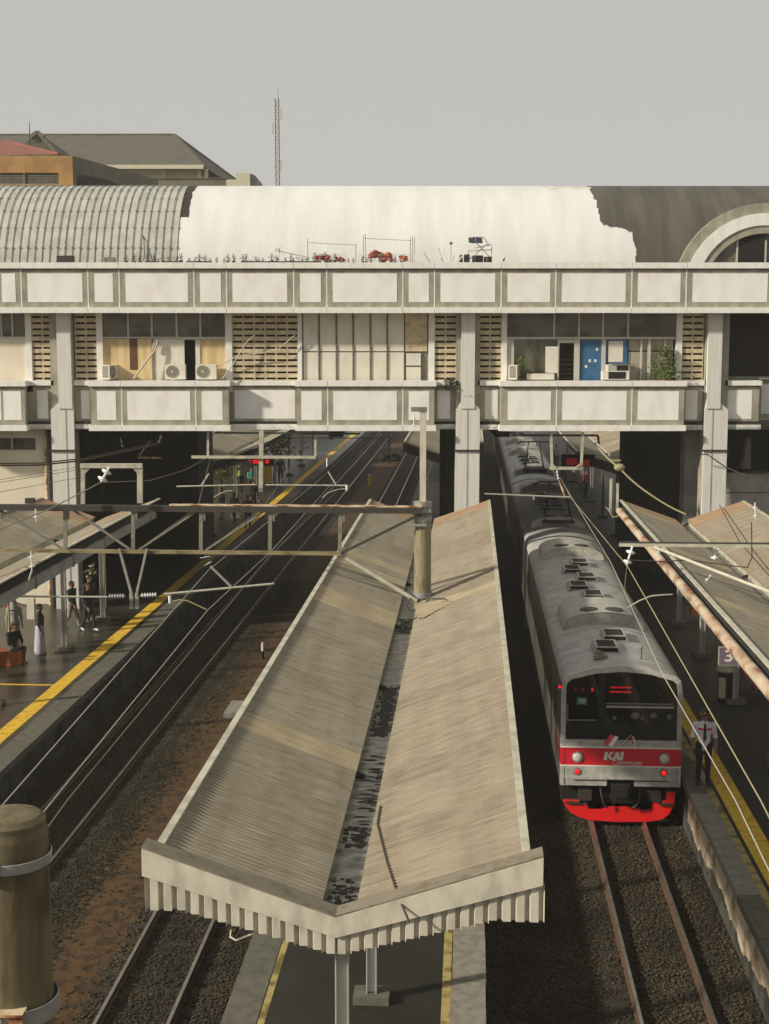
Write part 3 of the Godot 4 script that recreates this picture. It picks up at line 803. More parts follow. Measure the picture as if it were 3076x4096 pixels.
func cab_front(t: Node3D, shape: PackedVector2Array):
	var F := Node3D.new(); F.name = "cab_front"; t.add_child(F, true)
	# shell round the windscreen, then the bands below it
	var rim := Mb.new()
	var hole := PackedVector2Array([Vector2(-1.2, 1.99), Vector2(1.2, 1.99), Vector2(1.2, 3.12), Vector2(1.18, 3.25), Vector2(1.08, 3.335), Vector2(0.6, 3.465), Vector2(0, 3.52), Vector2(-0.6, 3.465), Vector2(-1.08, 3.335), Vector2(-1.18, 3.25), Vector2(-1.2, 3.12)])
	var outer := PackedVector2Array([Vector2(-1.3, 1.99), Vector2(1.3, 1.99), Vector2(1.3, 3.05), Vector2(1.265, 3.32), Vector2(1.16, 3.415), Vector2(0.6, 3.585), Vector2(0, 3.645), Vector2(-0.6, 3.585), Vector2(-1.16, 3.415), Vector2(-1.265, 3.32), Vector2(-1.3, 3.05)])
	for i in range(1, 11):
		var j := (i + 1) % 11
		var o0 := Vector3(outer[i].x, outer[i].y, 0.0)
		var o1 := Vector3(outer[j].x, outer[j].y, 0.0)
		var h0 := Vector3(hole[i].x, hole[i].y, 0.03)
		var h1 := Vector3(hole[j].x, hole[j].y, 0.03)
		rim.quad(o0, o1, h1, h0, Vector3.BACK)
		rim.quad(h0, h1, h1 - Vector3(0, 0, 0.1), h0 - Vector3(0, 0, 0.1), Vector3(-h0.x, 2.6 - h0.y, 0))
		rim.quad(o0, o1, o1 - Vector3(0, 0, 0.14), o0 - Vector3(0, 0, 0.14), Vector3(o0.x, o0.y - 2.6, 0))
	obj("windscreen_rim", rim, M.train_front, F)
	obj("windscreen", Mb.new().prism(hole, -0.045, -0.035), M.windscreen, F)
	obj("cab_interior", Mb.new().span(-1.25, 1.25, 1.9, 3.2, -1.0, -1.05).span(-1.22, -1.18, 1.9, 3.2, -0.1, -1.0).span(1.18, 1.22, 1.9, 3.2, -0.1, -1.0).span(-1.22, 1.22, 1.9, 2.3, -0.12, -0.6), M.matt, F)
	obj("pillar", Mb.new().span(-0.49, -0.36, 1.99, 3.46, -0.03, -0.06), M.black, F)
	obj("lower_mask", Mb.new().span(-1.19, 1.19, 1.995, 2.34, -0.03, -0.05), M.black, F)
	obj("sunblind_rail", Mb.new().span(-0.32, 1.13, 2.695, 2.735, -0.06, -0.09), M.lettering, F)
	obj("sunblind_rail", Mb.new().span(-0.34, 1.12, 2.775, 2.80, -0.06, -0.09), M.acgrey, F)
	obj("cab_door_frame", Mb.new().span(-1.17, -1.14, 2.4, 2.75, -0.09, -0.12).span(-1.17, -0.52, 2.38, 2.41, -0.09, -0.12), M.acgrey, F)
	for q in [[0.33, 2.46, 0.1], [0.48, 2.4, 0.04], [0.73, 2.47, 0.08], [1.08, 2.44, 0.07], [-0.12, 2.4, 0.06]]:
		obj("desk_instrument", Mb.new().ball(Vector3(q[0], q[1], -0.3), Vector3(q[2], q[2] * 0.9, 0.05), 8), M.acgrey, F)
	# destination display: two rows of lit dots
	var led := Mb.new()
	for i in 26:
		for r in 2:
			if (i * 7 + r * 3) % 9 != 0: led.box(Vector3(-0.24 + i * 0.0172, 3.145 - r * 0.10 + 0.008 * ((i * 5) % 3 - 1), -0.07), Vector3(0.014, 0.024, 0.008))
	obj("destination_display", led, M.led, F)
	var d := 0
	for ch in ["1", "0", "8"]:
		var o := put("route_display", letters(ch, 0.11, 0.01), [M.led_dim, M.led_dim, M.led][d], F, Vector3([-0.99, -0.84, -0.63][d], 3.09, -0.07))
		d += 1
	obj("number_plate", Mb.new().span(-0.96, -0.74, 2.755, 2.905, -0.062, -0.075), M.green, F)
	put("plate_digits", letters("79", 0.13, 0.004), M.lettering, F, Vector3(-0.85, 2.83, -0.058))
	obj("wiper", Mb.new().bar(Vector3(0.55, 2.0, 0.0), Vector3(0.1, 2.42, -0.02), 0.02, 0.02), M.matt, F)
	var pl := Mb.new()
	pl.span(-1.3, 1.3, 1.845, 1.99, -0.12, 0.03)
	pl.span(-1.3, 1.3, 1.12, 1.405, -0.12, 0.04)
	pl.span(-1.3, -0.29, 0.97, 1.13, -0.12, 0.03).span(0.31, 1.3, 0.97, 1.13, -0.12, 0.03)
	obj("front_panel", pl, M.train_front, F)
	obj("panel_groove", Mb.new().span(-1.0, 1.05, 1.085, 1.1, 0.03, 0.044), M.matt, F)
	obj("red_band", Mb.new().span(-1.302, 1.302, 1.43, 1.822, -0.12, 0.034), M.red, F)
	obj("white_line", Mb.new().span(-1.304, 1.304, 1.818, 1.848, -0.12, 0.042), M.lettering, F)
	obj("white_line", Mb.new().span(-1.304, 1.304, 1.402, 1.432, -0.12, 0.046), M.lettering, F)
	logo(F)
	put("lettering", letters("Commuter", 0.135, 0.02, false), M.lettering, F, Vector3(0.15, 1.5, 0.036)).rotation.z = 0.0
	for s in [-1, 1]:
		var h := Node3D.new(); h.name = "headlight"; F.add_child(h, true); h.position = Vector3(s * 0.935, 1.61, 0.034)
		obj("ring", Mb.new().cone(Vector3.ZERO, Vector3(0, 0, 0.03), 0.125, 0.118, 20), M.galv, h)
		obj("lens", Mb.new().ball(Vector3(0, 0, 0.028), Vector3(0.098, 0.098, 0.03), 16), M.lens, h)
		var r := Node3D.new(); r.name = "tail_light"; F.add_child(r, true); r.position = Vector3(s * 0.935, 1.29, 0.04)
		obj("ring", Mb.new().cone(Vector3.ZERO, Vector3(0, 0, 0.02), 0.09, 0.08, 18), M.girder, r)
		obj("lamp", Mb.new().ball(Vector3(0, 0, 0.02), Vector3(0.052, 0.052, 0.022), 14), M.tail, r)
	for s in [-1, 1]:
		obj("panel_gap", Mb.new().span(s * 1.215 - 0.006, s * 1.215 + 0.006, 0.99, 1.40, 0.035, 0.0425), M.girder_dark, F)
		obj("panel_gap", Mb.new().span(s * 1.215 - 0.006, s * 1.215 + 0.006, 1.435, 1.815, 0.03, 0.0365), M.sidered, F)
		obj("brake_hose", Mb.new().tube(PackedVector3Array([Vector3(s * 0.42, 0.9, 0.0), Vector3(s * 0.42, 0.85, 0.12), Vector3(s * 0.36, 0.6, 0.16), Vector3(s * 0.26, 0.5, 0.1)]), 0.022, 6), M.girder_dark, F)
		obj("jumper_box", Mb.new().span(s * 0.75 - 0.14, s * 0.75 + 0.14, 0.62, 0.86, -0.2, 0.02), M.girder_dark, F)
		obj("step", Mb.new().span(s * 1.02 - 0.16, s * 1.02 + 0.16, 0.56, 0.6, -0.2, 0.06), M.girder_dark, F)
	obj("wiper", Mb.new().bar(Vector3(-0.75, 2.0, 0.0), Vector3(-1.02, 2.36, -0.02), 0.02, 0.02), M.matt, F)
	# flags
	for s in [-1, 1]:
		var fl := Node3D.new(); fl.name = "flag"; F.add_child(fl, true)
		var foot := Vector3(s * 0.06 - 0.02, 1.93, 0.05)
		var tip := Vector3(s * 0.22 - 0.02, 2.16, 0.16)
		obj("staff", Mb.new().cone(foot, tip, 0.008, 0.006, 6), M.lettering, fl)
		var k := Vector3(-0.15 if s < 0 else 0.03, -0.2, 0.02)
		var e := Vector3(0.1 if s < 0 else 0.035, -0.02, 0.03)
		obj("red_cloth", Mb.new().quad2(tip, tip + k, tip + k + e, tip + e * 0.9), M.red, fl)
		obj("white_cloth", Mb.new().quad2(tip + e * 0.92, tip + k + e * 1.02, tip + k + e * 1.8 + Vector3(0, -0.02, 0), tip + e * 1.7), M.lettering, fl)
	# red side lamp, coupler and the red skirt
	obj("side_lamp", Mb.new().ball(Vector3(-1.33, 3.12, -0.15), Vector3(0.035, 0.035, 0.035), 10), M.tail, F)
	obj("coupler", Mb.new().span(-0.14, 0.14, 0.78, 1.0, -0.5, 0.3).span(-0.2, 0.2, 0.7, 1.05, 0.1, 0.25), M.matt, F)
	obj("headstock", Mb.new().span(-1.25, 1.25, 0.5, 1.0, -0.5, -0.2), M.matt, F)
	var sk := PackedVector2Array()
	for q in [[235, 1415], [400, 1420], [405, 1460], [470, 1462], [480, 1500], [600, 1505], [680, 1475], [900, 1472], [1010, 1500], [1090, 1495], [1095, 1410], [1140, 1410], [1145, 1440], [1185, 1440], [1190, 1405], [1225, 1405], [1230, 1322], [1312, 1322], [1300, 1450], [1250, 1540], [1190, 1585], [1050, 1610], [750, 1618], [500, 1605], [400, 1580], [320, 1540], [260, 1480]]:
		sk.append(Vector2((q[0] - 780) / 442.0, 0.97 - (q[1] - 1270) / 423.0))
	obj("red_skirt", Mb.new().prism(sk, -0.05, 0.0), M.skirt, F)
	# roof fittings of the cab end
	obj("aerial", Mb.new().cone(Vector3(0.5, 3.6, -0.9), Vector3(0.5, 3.82, -0.9), 0.03, 0.02).ball(Vector3(0.5, 3.84, -0.9), Vector3(0.05, 0.04, 0.05), 8), M.girder, t)
	obj("horn", Mb.new().cone(Vector3(-0.45, 3.68, -1.2), Vector3(-0.4, 3.7, -0.75), 0.04, 0.1).box(Vector3(-0.4, 3.66, -0.8), Vector3(0.3, 0.08, 0.2)), M.girder, t)

func logo(F: Node3D):
	# three slanted letters K A I cut in one swoosh
	var z := 0.035
	var k := [[[-0.35, 1.555], [-0.28, 1.555], [-0.255, 1.735], [-0.325, 1.735]], [[-0.275, 1.64], [-0.20, 1.735], [-0.13, 1.735], [-0.225, 1.635]], [[-0.27, 1.65], [-0.215, 1.67], [-0.13, 1.555], [-0.205, 1.555]],
		[[-0.165, 1.555], [-0.105, 1.555], [-0.02, 1.735], [-0.085, 1.735]], [[-0.085, 1.735], [-0.02, 1.735], [0.005, 1.555], [-0.055, 1.555]], [[-0.10, 1.59], [-0.04, 1.59], [-0.045, 1.63], [-0.09, 1.63]], [[0.0, 1.555], [0.06, 1.555], [0.085, 1.735], [0.022, 1.735]]]
	var b := Mb.new()
	var i := 0
	for q in k:
		var p := PackedVector2Array()
		for w in q: p.append(Vector2(w[0] - 0.02, w[1]))
		b.prism(p, z - 0.004, z + 0.008 + 0.0011 * i)
		i += 1
	obj("logo", b, M.lettering, F)

# ---------------------------------------------------------------- overhead line
func insulator(root: Node3D, a: Vector3, b: Vector3, discs: int, r: float):
	var m := Mb.new()
	m.cone(a, b, r * 0.22, r * 0.22, 8)
	var o := wobj("insulator", m, M.porcelain, root)
	for i in discs:
		var p := a.lerp(b, (i + 0.6) / discs)
		var f := (b - a).normalized()
		var dm := Mb.new().cone(p, p + f * r * 0.35, r, r * 0.5, 12)
		var q := put("disc", dm.done(), M.porcelain, o)

func wire(label: String, pts: Array, r: float, m: Material, sag := 0.0, group := ""):
	var p := PackedVector3Array()
	for i in pts.size() - 1:
		for k in 8:
			var s := k / 8.0
			p.append(pts[i].lerp(pts[i + 1], s) - Vector3(0, sag * 4.0 * s * (1.0 - s), 0))
	p.append(pts[pts.size() - 1])
	tag(obj("overhead_wire", Mb.new().tube(p, r, 5), m), label, "wire", group)

func make_line():
	# lattice beam across the left tracks with its concrete pole
	var g := thing("lattice_gantry", "rusty lattice beam on a concrete pole that pierces the middle canopy roof", "gantry", yd(-1.08, 0, 31.8), -TH)
	obj("pole", Mb.new().cone(Vector3(0, 0, 0), Vector3(0, 6.95, 0), 0.215, 0.19, 20), M.pole, g)
	obj("top_post", Mb.new().span(-0.07, 0.07, 6.9, 9.02, -0.07, 0.07), M.fascia, g)
	obj("top_bracket", Mb.new().span(-0.27, 0.09, 9.0, 9.1, -0.09, 0.09), M.girder, g)
	insulator(g, Vector3(0.675, 8.949, -31.800), Vector3(0.665, 8.637, -31.800), 2, 0.06)
	for y in [[6.55, 0.2], [6.88, 0.2], [4.78, 0.215]]:
		obj("clamp_band", Mb.new().cone(Vector3(0, y[0] - 0.06, 0), Vector3(0, y[0] + 0.06, 0), y[1] + 0.012, y[1] + 0.012, 20), M.galv, g)
	obj("clamp_bracket", Mb.new().span(-0.36, 0.2, 6.72, 6.8, 0.2, 0.26).span(-0.3, 0.1, 6.4, 6.46, 0.2, 0.26), M.galv, g)
	obj("top_chord", Mb.new().span(-13, 0.0, 6.78, 6.84, 0.2, 0.34).span(-13, 0.0, 6.70, 6.78, 0.31, 0.335), M.girder_dark, g)
	obj("top_chord_edge", Mb.new().span(-5.8, 0.0, 6.842, 6.875, 0.2, 0.34), M.rust, g)
	obj("bottom_chord", Mb.new().span(-13, -1.85, 5.72, 5.80, 0.2, 0.3), M.rustyellow, g)
	for x in [-11.5, -9.87, -8.27, -6.68, -5.1, -3.5, -1.89]:
		obj("upright", Mb.new().bar(Vector3(x, 5.8, 0.25), Vector3(x + 0.02, 6.7, 0.25), 0.085, 0.05).bar(Vector3(x + 0.1, 6.5, 0.27), Vector3(x + 0.1, 6.7, 0.27), 0.04, 0.04), M.girder, g)
	for q in [[-11.4, 6.7, -9.95, 5.8], [-9.8, 6.7, -8.35, 5.8], [-8.05, 6.7, -6.75, 5.8], [-6.55, 5.8, -5.2, 6.7], [-5.0, 5.8, -3.66, 6.7]]:
		obj("diagonal", Mb.new().bar(Vector3(q[0], q[1], 0.22), Vector3(q[2], q[3], 0.22), 0.05, 0.05), M.girder, g)
	obj("diagonal", Mb.new().bar(Vector3(-1.89, 5.75, 0.25), Vector3(-0.05, 6.68, 0.25), 0.06, 0.06), M.girder_dark, g)
	obj("pipe_brace", Mb.new().cone(Vector3(-1.75, 5.66, 0.3), Vector3(-0.12, 4.68, 0.28), 0.05, 0.05, 8), M.fascia, g)
	for s in [-0.32, 0.32]:
		obj("hanger_leg", Mb.new().bar(Vector3(-6.66 + s, 5.84, 0.34), Vector3(-6.66 + s * 0.16, 4.75, 0.34), 0.075, 0.05).bar(Vector3(-6.66 + s * 0.2, 4.8, 0.34), Vector3(-6.66 + s * 0.2, 4.44, 0.34), 0.085, 0.05), M.steel, g)
	wobj("cantilever_pipe", Mb.new().cone(Vector3(-5.077, 4.807, -31.700), Vector3(-2.533, 5.052, -31.700), 0.028, 0.028, 8), M.wire_light, g)
	wobj("cantilever_pipe", Mb.new().cone(Vector3(-6.372, 4.743, -31.700), Vector3(-9.534, 4.766, -31.700), 0.024, 0.024, 8), M.wire_light, g)
	insulator(g, Vector3(-5.612, 4.772, -31.700), Vector3(-5.250, 4.790, -31.700), 6, 0.065)
	insulator(g, Vector3(-5.969, 4.766, -31.700), Vector3(-6.337, 4.755, -31.700), 6, 0.065)
	wobj("pipe_clamp", Mb.new().cone(Vector3(-4.940, 4.766, -31.700), Vector3(-4.937, 4.603, -31.700), 0.04, 0.035, 8), M.porcelain, g)
	wobj("steady_arm", Mb.new().tube(PackedVector3Array([Vector3(-4.879, 4.638, -31.700), Vector3(-4.734, 4.673, -31.700), Vector3(-4.545, 4.661, -31.700), Vector3(-4.099, 4.450, -31.700)]), 0.018, 6), M.cable_yellow, g)
	wobj("steady_arm", Mb.new().tube(PackedVector3Array([Vector3(-8.965, 4.603, -31.700), Vector3(-8.733, 4.655, -31.700), Vector3(-8.561, 4.643, -31.700), Vector3(-8.236, 4.526, -31.700)]), 0.018, 6), M.wire_light, g)
	wobj("strut", Mb.new().cone(Vector3(-3.973, 5.470, -31.600), Vector3(-3.516, 4.982, -31.700), 0.028, 0.028, 8), M.trim, g)
	insulator(g, Vector3(-4.216, 5.667, -31.600), Vector3(-3.987, 5.708, -31.600), 1, 0.03)
	insulator(g, Vector3(-4.116, 5.493, -31.600), Vector3(-3.954, 5.586, -31.600), 1, 0.03)
	wobj("stay", Mb.new().cone(Vector3(-8.089, 5.361, -31.700), Vector3(-8.279, 4.801, -31.700), 0.025, 0.025, 8), M.trim, g)
	insulator(g, Vector3(-8.072, 5.823, -31.600), Vector3(-8.063, 5.389, -31.600), 2, 0.075)
	insulator(g, Vector3(-7.939, 6.801, -31.600), Vector3(-7.925, 6.514, -31.600), 1, 0.075)
	wobj("junction_box", Mb.new().box(Vector3(-8.083, 6.978, -31.700), Vector3(0.2, 0.11, 0.15)), M.girder_dark, g)
	# portal frame standing on the beam
	wobj("portal_frame", Mb.new().bar(Vector3(-6.877, 6.904, -31.700), Vector3(-6.854, 7.757, -31.700), 0.09, 0.09).bar(Vector3(-5.576, 6.921, -31.700), Vector3(-5.558, 7.757, -31.700), 0.12, 0.1).bar(Vector3(-6.906, 7.776, -31.680), Vector3(-5.503, 7.776, -31.680), 0.11, 0.10), M.trim, g)
	wobj("gusset", Mb.new().bar(Vector3(-6.819, 7.622, -31.680), Vector3(-6.702, 7.747, -31.680), 0.06, 0.06).bar(Vector3(-5.591, 7.622, -31.680), Vector3(-5.702, 7.747, -31.680), 0.06, 0.06), M.trim, g)
	insulator(g, Vector3(-6.243, 7.743, -31.600), Vector3(-6.392, 7.434, -31.400), 2, 0.125)
	# right: cantilever beam with hanging insulators
	var r := thing("cantilever_beam", "pale rusty steel beam with hanging white insulators over the right canopy", "beam", yd(12.5, 0, 31.8), -TH)
	wobj("beam", Mb.new().bar(Vector3(5.402, 5.934, -31.900), Vector3(9.645, 6.005, -31.200), 0.1, 0.08), M.trim, r)
	wobj("beam_flange", Mb.new().bar(Vector3(5.401, 5.986, -31.900), Vector3(9.643, 6.056, -31.200), 0.11, 0.025), M.girder_dark, r)
	insulator(r, Vector3(5.696, 5.902, -31.800), Vector3(5.533, 5.493, -31.600), 2, 0.115)
	insulator(r, Vector3(7.580, 5.902, -31.800), Vector3(7.577, 5.605, -31.700), 2, 0.11)
	insulator(r, Vector3(6.299, 5.937, -31.800), Vector3(6.288, 5.676, -31.800), 1, 0.06)
	insulator(r, Vector3(7.350, 5.429, -30.900), Vector3(7.164, 5.265, -30.800), 2, 0.045)
	insulator(r, Vector3(8.796, 6.776, -33.000), Vector3(8.821, 6.387, -33.000), 2, 0.07)
	obj("mast", Mb.new().cone(Vector3(0, 0, 0), Vector3(0, 6.6, 0), 0.2, 0.18, 16), M.pole, r)
	wobj("steady_arm", Mb.new().tube(PackedVector3Array([Vector3(5.589, 4.517, -31.600), Vector3(5.861, 4.680, -31.600), Vector3(6.116, 4.785, -31.600), Vector3(6.374, 4.808, -31.600), Vector3(6.603, 4.820, -31.600)]), 0.02, 6), M.wire_light, r)
	wobj("roof_stay", Mb.new().cone(Vector3(6.175, 5.910, -31.600), Vector3(7.699, 5.673, -27.000), 0.035, 0.035, 8), M.fascia, r)
	# suspended frames under the building edge
	var h := thing("catenary_frame", "pale steel drop post with a long cross bar hanging below the building", "frame", Vector3(-4.334, 7.371, -49.000))
	wobj("drop_post", Mb.new().bar(Vector3(-4.273, 7.416, -48.600), Vector3(-4.323, 5.284, -48.600), 0.15, 0.12), M.trim, h)
	wobj("cross_bar", Mb.new().bar(Vector3(-6.707, 6.502, -48.500), Vector3(-2.398, 6.493, -48.500), 0.09, 0.1), M.trim, h)
	wobj("upright", Mb.new().bar(Vector3(-6.132, 7.364, -48.600), Vector3(-6.146, 6.493, -48.600), 0.08, 0.08).bar(Vector3(-2.407, 7.260, -48.600), Vector3(-2.411, 6.467, -48.600), 0.09, 0.09), M.trim, h)
	wobj("top_rail", Mb.new().bar(Vector3(-5.925, 7.317, -48.900), Vector3(-0.857, 7.282, -48.900), 0.06, 0.06).bar(Vector3(-3.853, 7.111, -49.200), Vector3(0.018, 7.111, -49.200), 0.03, 0.03), M.girder_dark, h)
	wobj("drop_bracket", Mb.new().bar(Vector3(-2.887, 7.306, -48.800), Vector3(-2.891, 6.721, -48.800), 0.12, 0.1), M.girder_dark, h)
	wobj("drop_bracket", Mb.new().bar(Vector3(-1.858, 7.306, -48.800), Vector3(-1.859, 7.097, -48.800), 0.1, 0.1), M.girder_dark, h)
	wobj("cantilever_pipe", Mb.new().cone(Vector3(-7.232, 5.481, -48.400), Vector3(-4.485, 5.543, -48.400), 0.028, 0.028, 8).cone(Vector3(-4.137, 5.534, -48.400), Vector3(-1.304, 5.516, -48.400), 0.028, 0.028, 8), M.trim, h)
	wobj("strut", Mb.new().cone(Vector3(-1.953, 6.005, -48.400), Vector3(-1.677, 5.534, -48.400), 0.03, 0.03, 8).cone(Vector3(-6.086, 5.944, -48.400), Vector3(-6.362, 5.516, -48.400), 0.03, 0.03, 8), M.trim, h)
	wobj("steady_arm", Mb.new().tube(PackedVector3Array([Vector3(-5.287, 5.333, -48.400), Vector3(-5.505, 5.324, -48.400), Vector3(-5.723, 5.228, -48.400), Vector3(-5.934, 5.105, -48.400)]), 0.02, 6), M.wire_light, h)
	wobj("steady_arm", Mb.new().tube(PackedVector3Array([Vector3(-1.339, 5.403, -48.400), Vector3(-1.635, 5.376, -48.400), Vector3(-1.983, 5.254, -48.400), Vector3(-2.158, 5.079, -48.400)]), 0.02, 6), M.wire_light, h)
	wobj("end_fitting", Mb.new().cone(Vector3(-1.311, 5.539, -48.350), Vector3(-1.312, 5.338, -48.350), 0.05, 0.04, 8).cone(Vector3(-1.992, 6.471, -48.350), Vector3(-1.994, 6.184, -48.350), 0.03, 0.03, 6), M.porcelain, h)
	h = thing("catenary_frame", "pale U shaped steel frame hanging over the train under the building", "frame", Vector3(6.315, 7.347, -48.600))
	wobj("hanger_leg", Mb.new().bar(Vector3(5.773, 7.371, -48.500), Vector3(5.826, 6.118, -48.500), 0.085, 0.08).bar(Vector3(6.891, 7.371, -48.500), Vector3(6.835, 6.118, -48.500), 0.085, 0.08), M.trim, h)
	wobj("cross_bar", Mb.new().bar(Vector3(5.748, 6.109, -48.500), Vector3(6.861, 6.109, -48.500), 0.09, 0.1), M.trim, h)
	wobj("gusset", Mb.new().bar(Vector3(5.820, 6.244, -48.460), Vector3(5.960, 6.122, -48.460), 0.06, 0.06).bar(Vector3(6.792, 6.244, -48.460), Vector3(6.656, 6.122, -48.460), 0.06, 0.06), M.trim, h)
	wobj("top_rail", Mb.new().bar(Vector3(4.816, 7.237, -48.800), Vector3(7.450, 7.228, -48.800), 0.07, 0.07).bar(Vector3(7.450, 7.228, -48.800), Vector3(7.491, 6.939, -48.800), 0.07, 0.07), M.girder_dark, h)
	insulator(h, Vector3(5.980, 6.058, -48.400), Vector3(6.034, 5.736, -48.300), 3, 0.06)
	wobj("stay", Mb.new().cone(Vector3(6.052, 5.702, -48.300), Vector3(6.243, 5.166, -48.100), 0.03, 0.03, 8), M.rust, h)
	wobj("cantilever_pipe", Mb.new().cone(Vector3(3.451, 5.273, -48.000), Vector3(6.403, 5.152, -48.000), 0.025, 0.03, 8).cone(Vector3(5.151, 5.195, -48.000), Vector3(5.161, 5.074, -48.000), 0.03, 0.03, 6), M.wire_light, h)
	# near concrete pole at the lower left
	var n := thing("concrete_pole", "weathered round concrete pole close by in the lower left corner", "pole", Vector3(Vector3(-1.642, 8.676, -5.900).x, 0, -5.9))
	var top: float = Vector3(-1.642, 8.676, -5.900).y
	obj("shaft", Mb.new().cone(Vector3.ZERO, Vector3(0, top - 0.09, 0), 0.19, 0.166, 40, false), M.oldpole, n)
	obj("broken_cap", Mb.new().lathe([Vector2(0.166, top - 0.09), Vector2(0.158, top - 0.055), Vector2(0.16, top - 0.03), Vector2(0.135, top - 0.008), Vector2(0.09, top), Vector2(0.0, top + 0.004)], 40), M.oldpole, n)
	var bands := [[Vector3(-1.649, 8.477, -5.900).y, 0.16, 0.024, 0.0], [Vector3(-1.672, 7.800, -5.900).y, 0.172, 0.042, 0.3]]
	for q in bands:
		var cb := obj("clamp_band", Mb.new().lathe([Vector2(q[1] + 0.016, q[0] - q[2]), Vector2(q[1] + 0.02, q[0] - q[2] + 0.003), Vector2(q[1] + 0.02, q[0] + q[2] - 0.003), Vector2(q[1] + 0.016, q[0] + q[2])], 40), M.galv, n)
		obj("lug", Mb.new().span(-0.085, -0.03, q[0] - 0.035, q[0] + 0.035, q[1] + 0.01, q[1] + 0.05), M.rust, cb)
		obj("bolt", Mb.new().cone(Vector3(-0.06, q[0], q[1] + 0.05), Vector3(-0.06, q[0], q[1] + 0.075), 0.016, 0.016, 6).span(-0.015, -0.002, q[0] - 0.03, q[0] + 0.03, q[1], q[1] + 0.045), M.galv, cb)
	obj("rusty_angle", Mb.new().span(-0.3, 0.09, bands[1][0] + 0.04, bands[1][0] + 0.052, 0.08, 0.22).span(-0.3, 0.085, bands[1][0] - 0.05, bands[1][0] + 0.04, 0.195, 0.205), M.rust, n)
	# wires
	wire("pale contact wire over the siding, reaching down to the near concrete pole", [yd(-5.2, 5.5, 12), Vector3(-4.288, 5.500, -15.257), Vector3(-3.943, 5.500, -30.814), yd(-5.2, 5.75, 48), yd(-5.2, 5.8, 130)], 0.008, M.wire_light)
	wire("second pale wire left of the middle canopy, parallel to the first", [yd(-4.75, 5.45, 11), Vector3(-3.809, 5.450, -15.100), Vector3(-3.418, 5.450, -26.620), Vector3(-2.782, 5.450, -33.993), yd(-4.8, 5.6, 50), yd(-4.8, 5.6, 130)], 0.008, M.wire_light)
	wire("thin third wire close beside the second one over the siding", [yd(-4.6, 5.2, 12), Vector3(-3.804, 5.200, -16.228), Vector3(-2.837, 5.300, -34.272), yd(-4.4, 5.5, 50)], 0.008, M.wire)
	wire("faint wire along the left platform edge behind the lattice beam", [Vector3(-5.776, 5.730, -32.200), Vector3(-5.922, 5.292, -44.000), yd(-9.3, 6.6, 50)], 0.012, M.wire)
	wire("dark wire rising behind the lattice beam towards the building", [Vector3(-4.144, 5.728, -32.400), Vector3(-3.864, 5.276, -44.000), yd(-6.0, 6.6, 50)], 0.012, M.wire)
	wire("bright messenger wire over the train running down to the right edge", [yd(3.3, 5.2, 11), Vector3(4.309, 5.450, -15.497), Vector3(5.167, 5.840, -29.323), Vector3(6.420, 5.160, -48.000), yd(3.3, 6.1, 75)], 0.011, M.cable_yellow)
	wire("lower contact wire crossing in front of the train windscreen", [yd(3.0, 5.3, 11), Vector3(4.019, 5.450, -15.497), Vector3(4.365, 5.450, -21.486), yd(3.2, 5.6, 31.6), yd(3.2, 5.7, 75)], 0.009, M.wire_light)
	wire("thick brown feeder cable hanging across the cream wall on the left", [Vector3(-11.458, 7.002, -40.000), Vector3(-10.127, 6.923, -41.000), Vector3(-9.307, 6.875, -43.000), Vector3(-7.798, 6.976, -48.000)], 0.028, M.cable_brown)
	wire("black feeder cable just above the brown one on the left", [Vector3(-11.513, 7.041, -40.200), Vector3(-10.175, 6.963, -41.200), Vector3(-9.349, 6.919, -43.200), Vector3(-7.829, 7.029, -48.200)], 0.02, M.cable)
	wire("thin wire sloping from the left edge up to the portal frame insulator", [Vector3(-8.936, 6.284, -31.000), Vector3(-7.513, 6.851, -31.200), Vector3(-6.393, 7.423, -31.400)], 0.014, M.wire)
	wire("sagging wire from the portal frame insulator to the drop post", [Vector3(-6.393, 7.423, -31.400), Vector3(-6.061, 6.987, -36.000), Vector3(-6.010, 6.678, -42.000), Vector3(-6.121, 6.493, -48.400)], 0.012, M.wire)
	for k in 3:
		wire(["uppermost of three thin wires over the sunlit cream wall", "middle one of three thin wires over the sunlit cream wall", "lowest of three thin wires over the sunlit cream wall"][k], [Vector3(-11.331, 6.547, -40.000) - Vector3(0, 0.0 + [0.0, 0.08, 0.36][k], 0), Vector3(-9.687, 6.579, -44.000) - Vector3(0, [0.0, 0.09, 0.34][k], 0)], 0.009, M.cable_yellow)
	wire("thick yellowish cable sagging from the building down to the right canopy", [Vector3(7.428, 6.824, -48.600), Vector3(8.056, 6.185, -47.800), Vector3(8.923, 5.407, -47.200), Vector3(10.127, 4.732, -46.600)], 0.035, M.cable_yellow, 0.05)
	tag(obj("cable_joint", Mb.new().ball(Vector3(8.056, 6.202, -47.800), Vector3(0.2, 0.14, 0.14), 10).span(Vector3(7.772, 6.245, -47.800).x, Vector3(8.089, 6.245, -47.800).x, Vector3(8.051, 6.408, -47.800).y, Vector3(8.050, 6.477, -47.800).y, -47.9, -47.8), M.cable_yellow), "yellowish knotted cable joint beneath the building at the right", "cable joint")
	wire("dark cable lying on the right canopy roof below the beam insulator", [Vector3(5.531, 5.621, -31.600), Vector3(6.257, 5.619, -31.400), Vector3(6.893, 5.686, -31.200), Vector3(7.588, 5.638, -30.800), Vector3(8.012, 5.632, -30.500), Vector3(8.078, 5.871, -30.400), Vector3(8.332, 6.499, -31.500)], 0.014, M.cable)
	wire("dark cable slung from the right column towards the right edge", [Vector3(10.655, 6.632, -48.300), Vector3(11.152, 6.614, -48.200), Vector3(11.764, 6.183, -48.000), Vector3(12.906, 5.709, -46.000)], 0.022, M.cable)
